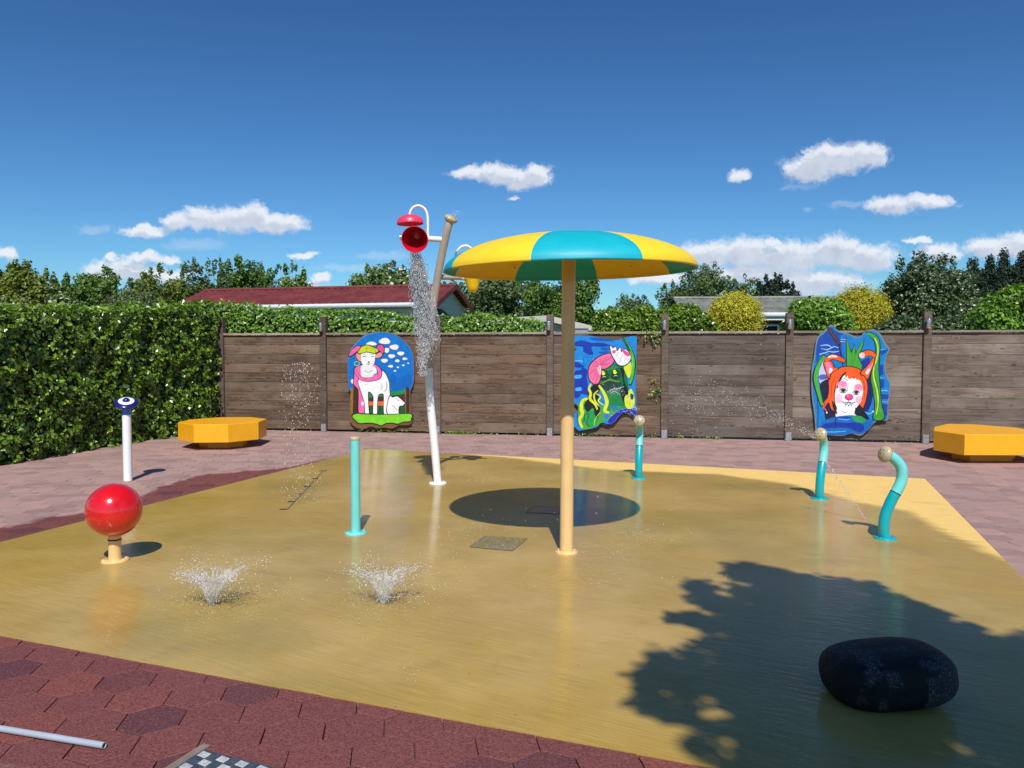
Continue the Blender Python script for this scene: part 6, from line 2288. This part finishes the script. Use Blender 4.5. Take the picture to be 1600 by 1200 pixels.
def water_column():
    # falls from the bucket lip; centre line and half width in pixels at the bucket's depth
    ks = [(393, 648, 9), (410, 652, 10), (430, 655, 11), (450, 657, 12.5), (480, 661, 14), (510, 666, 15), (530, 668, 14), (550, 664, 9), (575, 660, 6), (600, 659, 4)]
    ys = np.array([k[0] for k in ks]); xs = np.array([k[1] for k in ks]); ws = np.array([k[2] for k in ks])
    Yc = BP_Y - 0.42
    root = empty('falling_water', WY(655, 470, Yc), 'column of sparkling water pouring from the tipped red bucket', 'water')
    root['kind'] = 'stuff'
    o3 = Vector(root.location)

    def at(py, off, dep):
        cx = np.interp(py, ys, xs); w = np.interp(py, ys, ws)
        return WY(cx + off * w, py, Yc + dep)
    # thin wavering strands
    rnd = random.Random(21)
    b = MB()
    for k in range(330):
        y0 = 393 + rnd.random() ** 1.6 * 130
        y1 = min(y0 + rnd.uniform(14, 60), 592 if rnd.random() < 0.12 else 560)
        off = rnd.gauss(0, 0.54); dep = rnd.gauss(0, 0.05)
        m_ = max(4, int((y1 - y0) / 3.2))
        pts, rad = [], []
        ph = rnd.random() * 60
        for i in range(m_):
            t = i / (m_ - 1)
            py = y0 + (y1 - y0) * t
            o2 = off * (0.9 + 0.25 * t) + 0.34 * mnoise.noise(Vector((ph, py * 0.09, 0))) + 0.12 * mnoise.noise(Vector((ph, py * 0.4, 4)))
            pts.append(at(py, o2, dep + 0.03 * mnoise.noise(Vector((ph, py * 0.1, 9)))) - o3)
            rad.append(0.0005 + rnd.uniform(0.0012, 0.0042) * math.sin(math.pi * min(0.97, max(0.03, t))) ** 0.5)
        b.tube(pts, rad, 6, sub=2)
    b.build('strands', M['water'], root)
    # torn curved film around the core of the stream
    V, F = [], []
    rows, cols = 80, 30
    for i in range(rows):
        py = 394 + 150 * i / (rows - 1)
        for j in range(cols):
            a_ = 2 * math.pi * j / cols
            w_ = 0.80 + 0.30 * mnoise.noise(Vector((math.cos(a_) * 1.5, math.sin(a_) * 1.5, py * 0.06))) + 0.18 * mnoise.noise(Vector((math.cos(a_) * 4, math.sin(a_) * 4, py * 0.25)))
            V.append((at(py, math.cos(a_) * w_, math.sin(a_) * 0.06 * w_) - o3)[:])
    for i in range(rows - 1):
        for j in range(cols):
            if mnoise.noise(Vector((j * 0.6, i * 0.22, 2))) + 0.25 * mnoise.noise(Vector((j * 1.7, i * 0.9, 7))) < -0.12 + 0.5 * i / rows: continue
            j2 = (j + 1) % cols
            F.append((i * cols + j, i * cols + j2, (i + 1) * cols + j2, (i + 1) * cols + j))
    np_mesh('film', np.array(V), np.array(F), M['film'], root, smooth=True)
    n = 6500
    py = 396 + (RNG.random(n) ** 0.85) * 192
    prob = np.interp(py, [393, 420, 540, 560, 590], [0.5, 0.9, 1, 0.55, 0.15])
    py = py[RNG.random(n) < prob]
    n = len(py)
    cx = np.interp(py, ys, xs); w = np.interp(py, ys, ws)
    off = np.clip(RNG.normal(size=n) * 0.56, -1.5, 1.5)
    px = cx + off * w
    Pt = np.array([(WY(x, y, Yc + 0.10 * r) - o3)[:] for x, y, r in zip(px, py, RNG.normal(size=n) * 0.6)])
    size = RNG.uniform(0.0012, 0.0050, n)
    d = np.column_stack([RNG.normal(size=n) * 0.3, RNG.normal(size=n) * 0.3, -np.ones(n)])
    drops('drops', Pt, size, None, None, 'foam', RNG.uniform(1.0, 3.5, n), d, parent=root, jit=0.4, loc=(0, 0, 0))


water_column()


def ball_drops():
    p = W(180, 876)
    n = 330
    st_ = RNG.integers(0, 14, n)
    t = math.pi * 1.45 + (st_ - 5) * 0.13 + RNG.normal(size=n) * 0.05
    ph = np.clip(RNG.uniform(-1.0, 0.9, n) - np.abs(st_ - 6) * 0.06, -1.3, 1.4)
    r = 0.1885
    P = np.column_stack([p.x + r * np.cos(ph) * np.cos(t), p.y + r * np.cos(ph) * np.sin(t), 0.365 + 0.1885 * np.sin(ph)])
    drops('ball_droplets', P, RNG.uniform(0.0007, 0.0021, n), 'beads of water running over the red ball', 'water', 'water', RNG.uniform(0.6, 2, n))


ball_drops()


def splash(px, py, label, seed, lean=(0.5, 0.1)):
    g = np.random.default_rng(seed)
    c = np.array(W(px, py))
    n = 420
    # ballistic cone: angle spread, biased
    az = g.uniform(0, 2 * math.pi, n)
    el = g.uniform(0.55, 1.25, n)
    v = g.uniform(1.4, 2.9, n)
    vx = np.cos(az) * np.cos(el) * v + lean[0] * g.random(n) * 0.7
    vy = np.sin(az) * np.cos(el) * v * 0.7
    vz = np.sin(el) * v * 0.95
    t = g.uniform(0.01, 0.2, n) ** 0.9
    P = np.column_stack([c[0] + vx * t, c[1] + vy * t, 0.01 + vz * t - 4.9 * t * t])
    P = P[P[:, 2] > 0.004]
    n1 = len(P)
    S = g.uniform(0.0008, 0.0030, n1)
    D = np.column_stack([vx[:n1], vy[:n1], vz[:n1]])
    # left tuft
    Pl = c + np.column_stack([g.normal(size=120) * 0.032 - 0.09, g.normal(size=120) * 0.05, 0.22 + g.normal(size=120) * 0.045])
    Pc = c + np.column_stack([g.normal(size=160) * 0.022 + 0.005, g.normal(size=160) * 0.02, np.abs(g.normal(size=160)) * 0.08 + 0.02])
    P = np.concatenate([P, Pl, Pc])
    S = np.concatenate([S, g.uniform(0.001, 0.003, 280)])
    D = np.concatenate([D, np.tile((0, 0, 1.0), (280, 1))])
    root = empty('floor_jet', tuple(c[:2]) + (0,), label, 'water jet')
    root['kind'] = 'stuff'
    o = drops('spray', P - np.array([c[0], c[1], 0]), S, None, None, 'foam', g.uniform(0.8, 2.4, len(P)), D, parent=root, loc=(0, 0, 0))
    # thin flaring crown: torn film plus droplets thrown from its rim
    seg, rings = 96, 22
    V = []

    def crown(a, t):
        wob = 0.62 + 0.55 * mnoise.noise(Vector((math.cos(a) * 1.3 + seed, math.sin(a) * 1.3, 0.3)))
        right = 0.70 + 0.40 * max(0, math.cos(a + 0.4)) + 0.35 * mnoise.noise(Vector((math.cos(a) * 2 + seed * 2, math.sin(a) * 2, 3)))
        r = 0.014 + (0.05 + 0.20 * right * wob) * t ** 1.25
        z = 0.002 + 0.235 * (0.55 + wob * 0.45) * math.sin(min(t, 1.25) * 1.45)
        f = 1 + 0.10 * mnoise.noise(Vector((math.cos(a) * 4, math.sin(a) * 4 + seed, t * 5)))
        return Vector((r * f * math.cos(a) - 0.015, r * f * math.sin(a) * 0.75, z * f))
    for i in range(rings):
        for k in range(seg):
            V.append(crown(2 * math.pi * k / seg, i / (rings - 1))[:])
    F = []
    for i in range(rings - 1):
        for k in range(seg):
            a_ = 2 * math.pi * k / seg
            wv = mnoise.noise(Vector((math.cos(a_) * 5 + seed, math.sin(a_) * 5, i * 0.12))) + 0.5 * mnoise.noise(Vector((math.cos(a_) * 12, math.sin(a_) * 12 + seed, i * 0.5)))
            if i > 7 and wv < -0.34 + (i - 8) * 0.05: continue
            k2 = (k + 1) % seg
            F.append((i * seg + k, i * seg + k2, (i + 1) * seg + k2, (i + 1) * seg + k))
    np_mesh('water_sheet', np.array(V), np.array(F), M['sheet'], root, smooth=True)
    PR, DR = [], []
    for _ in range(1500):
        a_ = g.uniform(0, 2 * math.pi)
        if mnoise.noise(Vector((math.cos(a_) * 2.2 + seed * 3, math.sin(a_) * 2.2, 1))) + g.uniform(-0.25, 0.35) < 0.0: continue
        t_ = 0.45 + 0.85 * g.random() ** 0.8
        q = crown(a_, t_)
        q2 = crown(a_, t_ + 0.05)
        q = q + Vector(g.normal(size=3) * 0.012 * (0.4 + t_))
        if q.z > 0.004:
            PR.append(q[:]); DR.append((q2 - crown(a_, t_))[:])
    DR = np.array(DR) / np.linalg.norm(DR, axis=1, keepdims=True)
    drops('rim_drops', np.array(PR), g.uniform(0.0007, 0.0030, len(PR)), None, None, 'foam', g.uniform(0.8, 3.0, len(PR)), DR, parent=root, loc=(0, 0, 0))
    # scattered droplets landing round about with little rings
    m_ = 380
    a = g.uniform(0, 2 * math.pi, m_); r = np.abs(g.normal(size=m_)) * 0.2 + 0.05
    Pf = np.column_stack([r * np.cos(a) * 1.3 + 0.06, r * np.sin(a) * 1.4, g.uniform(0.002, 0.03, m_)])
    drops('landing_drops', Pf, g.uniform(0.0006, 0.0024, m_), None, None, 'foam', g.uniform(0.4, 1.2, m_), None, parent=root, loc=(0, 0, 0))


splash(333, 946, 'splashing floor jet left, in front of the red ball', 5, (0.9, 0.1))
splash(602, 944, 'splashing floor jet below the straight turquoise post', 12, (0.3, 0.0))


def arcs():
    def path_drops(name, pts, n, spread, size, label, stretch=(1, 2.5), mat='foam'):
        """pts: (px,py,Y) list"""
        q = [WY(*p) for p in pts]
        t = RNG.random(n) * (len(q) - 1)
        i = np.clip(t.astype(int), 0, len(q) - 2)
        f = t - i
        A = np.array([v[:] for v in q])
        P = A[i] * (1 - f)[:, None] + A[i + 1] * f[:, None]
        D = A[i + 1] - A[i]
        sp = spread[0] + (spread[1] - spread[0]) * (t / (len(q) - 1))
        P = P + RNG.normal(size=(n, 3)) * sp[:, None]
        P = P[P[:, 2] > 0.004]
        D = D[:len(P)]
        return drops(name, P, RNG.uniform(size[0], size[1], len(P)) * 0.8, label, 'water', mat, RNG.uniform(stretch[0], stretch[1], len(P)), D)
    Y1 = W(998, 747).y - 0.1
    path_drops('spray_arc', [(999, 655, Y1), (990, 628, Y1), (975, 612, Y1 - 0.1), (955, 606, Y1 - 0.15), (945, 618, Y1 - 0.2)], 130, (0.008, 0.05), (0.002, 0.006), 'thin curling spray from the sprayer before the frog painting')
    path_drops('spray_arc', [(999, 655, Y1), (985, 645, Y1), (965, 640, Y1 - 0.1), (945, 648, Y1 - 0.2)], 90, (0.006, 0.03), (0.002, 0.005), 'lower thin spray from the back sprayer nozzle')
    Y2 = W(1281, 779).y
    path_drops('spray_arc', [(1275, 684, Y2), (1245, 668, Y2), (1215, 648, Y2 - .05), (1175, 632, Y2 - .1), (1120, 618, Y2 - .2), (1060, 622, Y2 - .3)], 420, (0.012, 0.11), (0.002, 0.0048), 'loose droplets flying left from the middle bent sprayer')
    path_drops('spray_arc', [(1130, 610, Y2), (1100, 650, Y2 - 0.1), (1060, 700, Y2 - .2)], 150, (0.16, 0.2), (0.0015, 0.004), 'sparse droplets falling before the greyer fence panel')
    a = W(1352, 812)
    path_drops('thin_jet', [(1352, 811, a.y), (1335, 786, a.y), (1318, 760, a.y + .05), (1300, 735, a.y + .1), (1285, 712, a.y + .15)], 220, (0.002, 0.012), (0.0015, 0.0035), 'thin floor jet rising left of the largest sprayer', (1.5, 5))
    # curtain of droplets before the second fence panel
    Yc = W(470, 790).y + 0.1
    for (x, top, bot, n, w_) in ((455, 572, 690, 130, 0.035), (483, 566, 720, 170, 0.045), (468, 600, 760, 120, 0.07)):
        pass
    n = 520
    px = RNG.normal(size=n) * 14 + 467
    u = RNG.random(n) ** 1.7
    py = 566 + u * 215 + np.abs(px - 470) * 0.2
    P = np.array([WY(x, y, Yc + r * 0.12)[:] for x, y, r in zip(px, py, RNG.normal(size=n))])
    P = P[P[:, 2] > 0.005]
    drops('falling_droplets', P, RNG.uniform(0.0014, 0.0042, len(P)), 'curtain of falling droplets before the second fence panel', 'water', 'foam', RNG.uniform(1, 3, len(P)))
    # spray over the bucket pole nozzle
    path_drops('spray_tip', [(709, 345, BP_Y - 0.3), (712, 334, BP_Y - 0.3), (718, 330, BP_Y - .3)], 40, (0.01, 0.04), (0.002, 0.006), 'small bubbles of water above the pole nozzle')
    # drip ring from the mushroom
    n = 260
    c = W(885, 863)
    t = RNG.uniform(0, 2 * math.pi, n)
    P = np.column_stack([c.x + 0.93 * np.cos(t) * RNG.uniform(0.9, 1.03, n), c.y + 0.93 * np.sin(t), 0.01 + RNG.random(n) ** 4 * 1.9])
    drops('dripping_water', P, RNG.uniform(0.0008, 0.0024, n), 'drops dripping from the rim of the mushroom dome', 'water', 'foam', RNG.uniform(1, 3, n))
    # drops bouncing on the pad where the column and drips land
    n = 700
    P = []
    for (x, y, sx, sy, k) in ((490, 765, 14, 12, 170), (745, 748, 22, 8, 150), (1000, 838, 35, 12, 190), (960, 868, 35, 5, 120), (745, 832, 22, 7, 60), (1120, 905, 30, 8, 20), (880, 915, 30, 8, 16), (640, 1060, 8, 14, 14), (960, 900, 60, 12, 20)):
        for _ in range(k):
            w = W(x + random.gauss(0, sx), y + random.gauss(0, sy))
            P.append((w.x, w.y, abs(random.gauss(0, 0.015)) + 0.003))
    P = np.array(P)
    drops('bouncing_droplets', P, RNG.uniform(0.0008, 0.0026, len(P)), 'droplets bouncing on the wet pad around the mushroom and bucket pole', 'water', 'foam', RNG.uniform(0.5, 2, len(P)))


arcs()
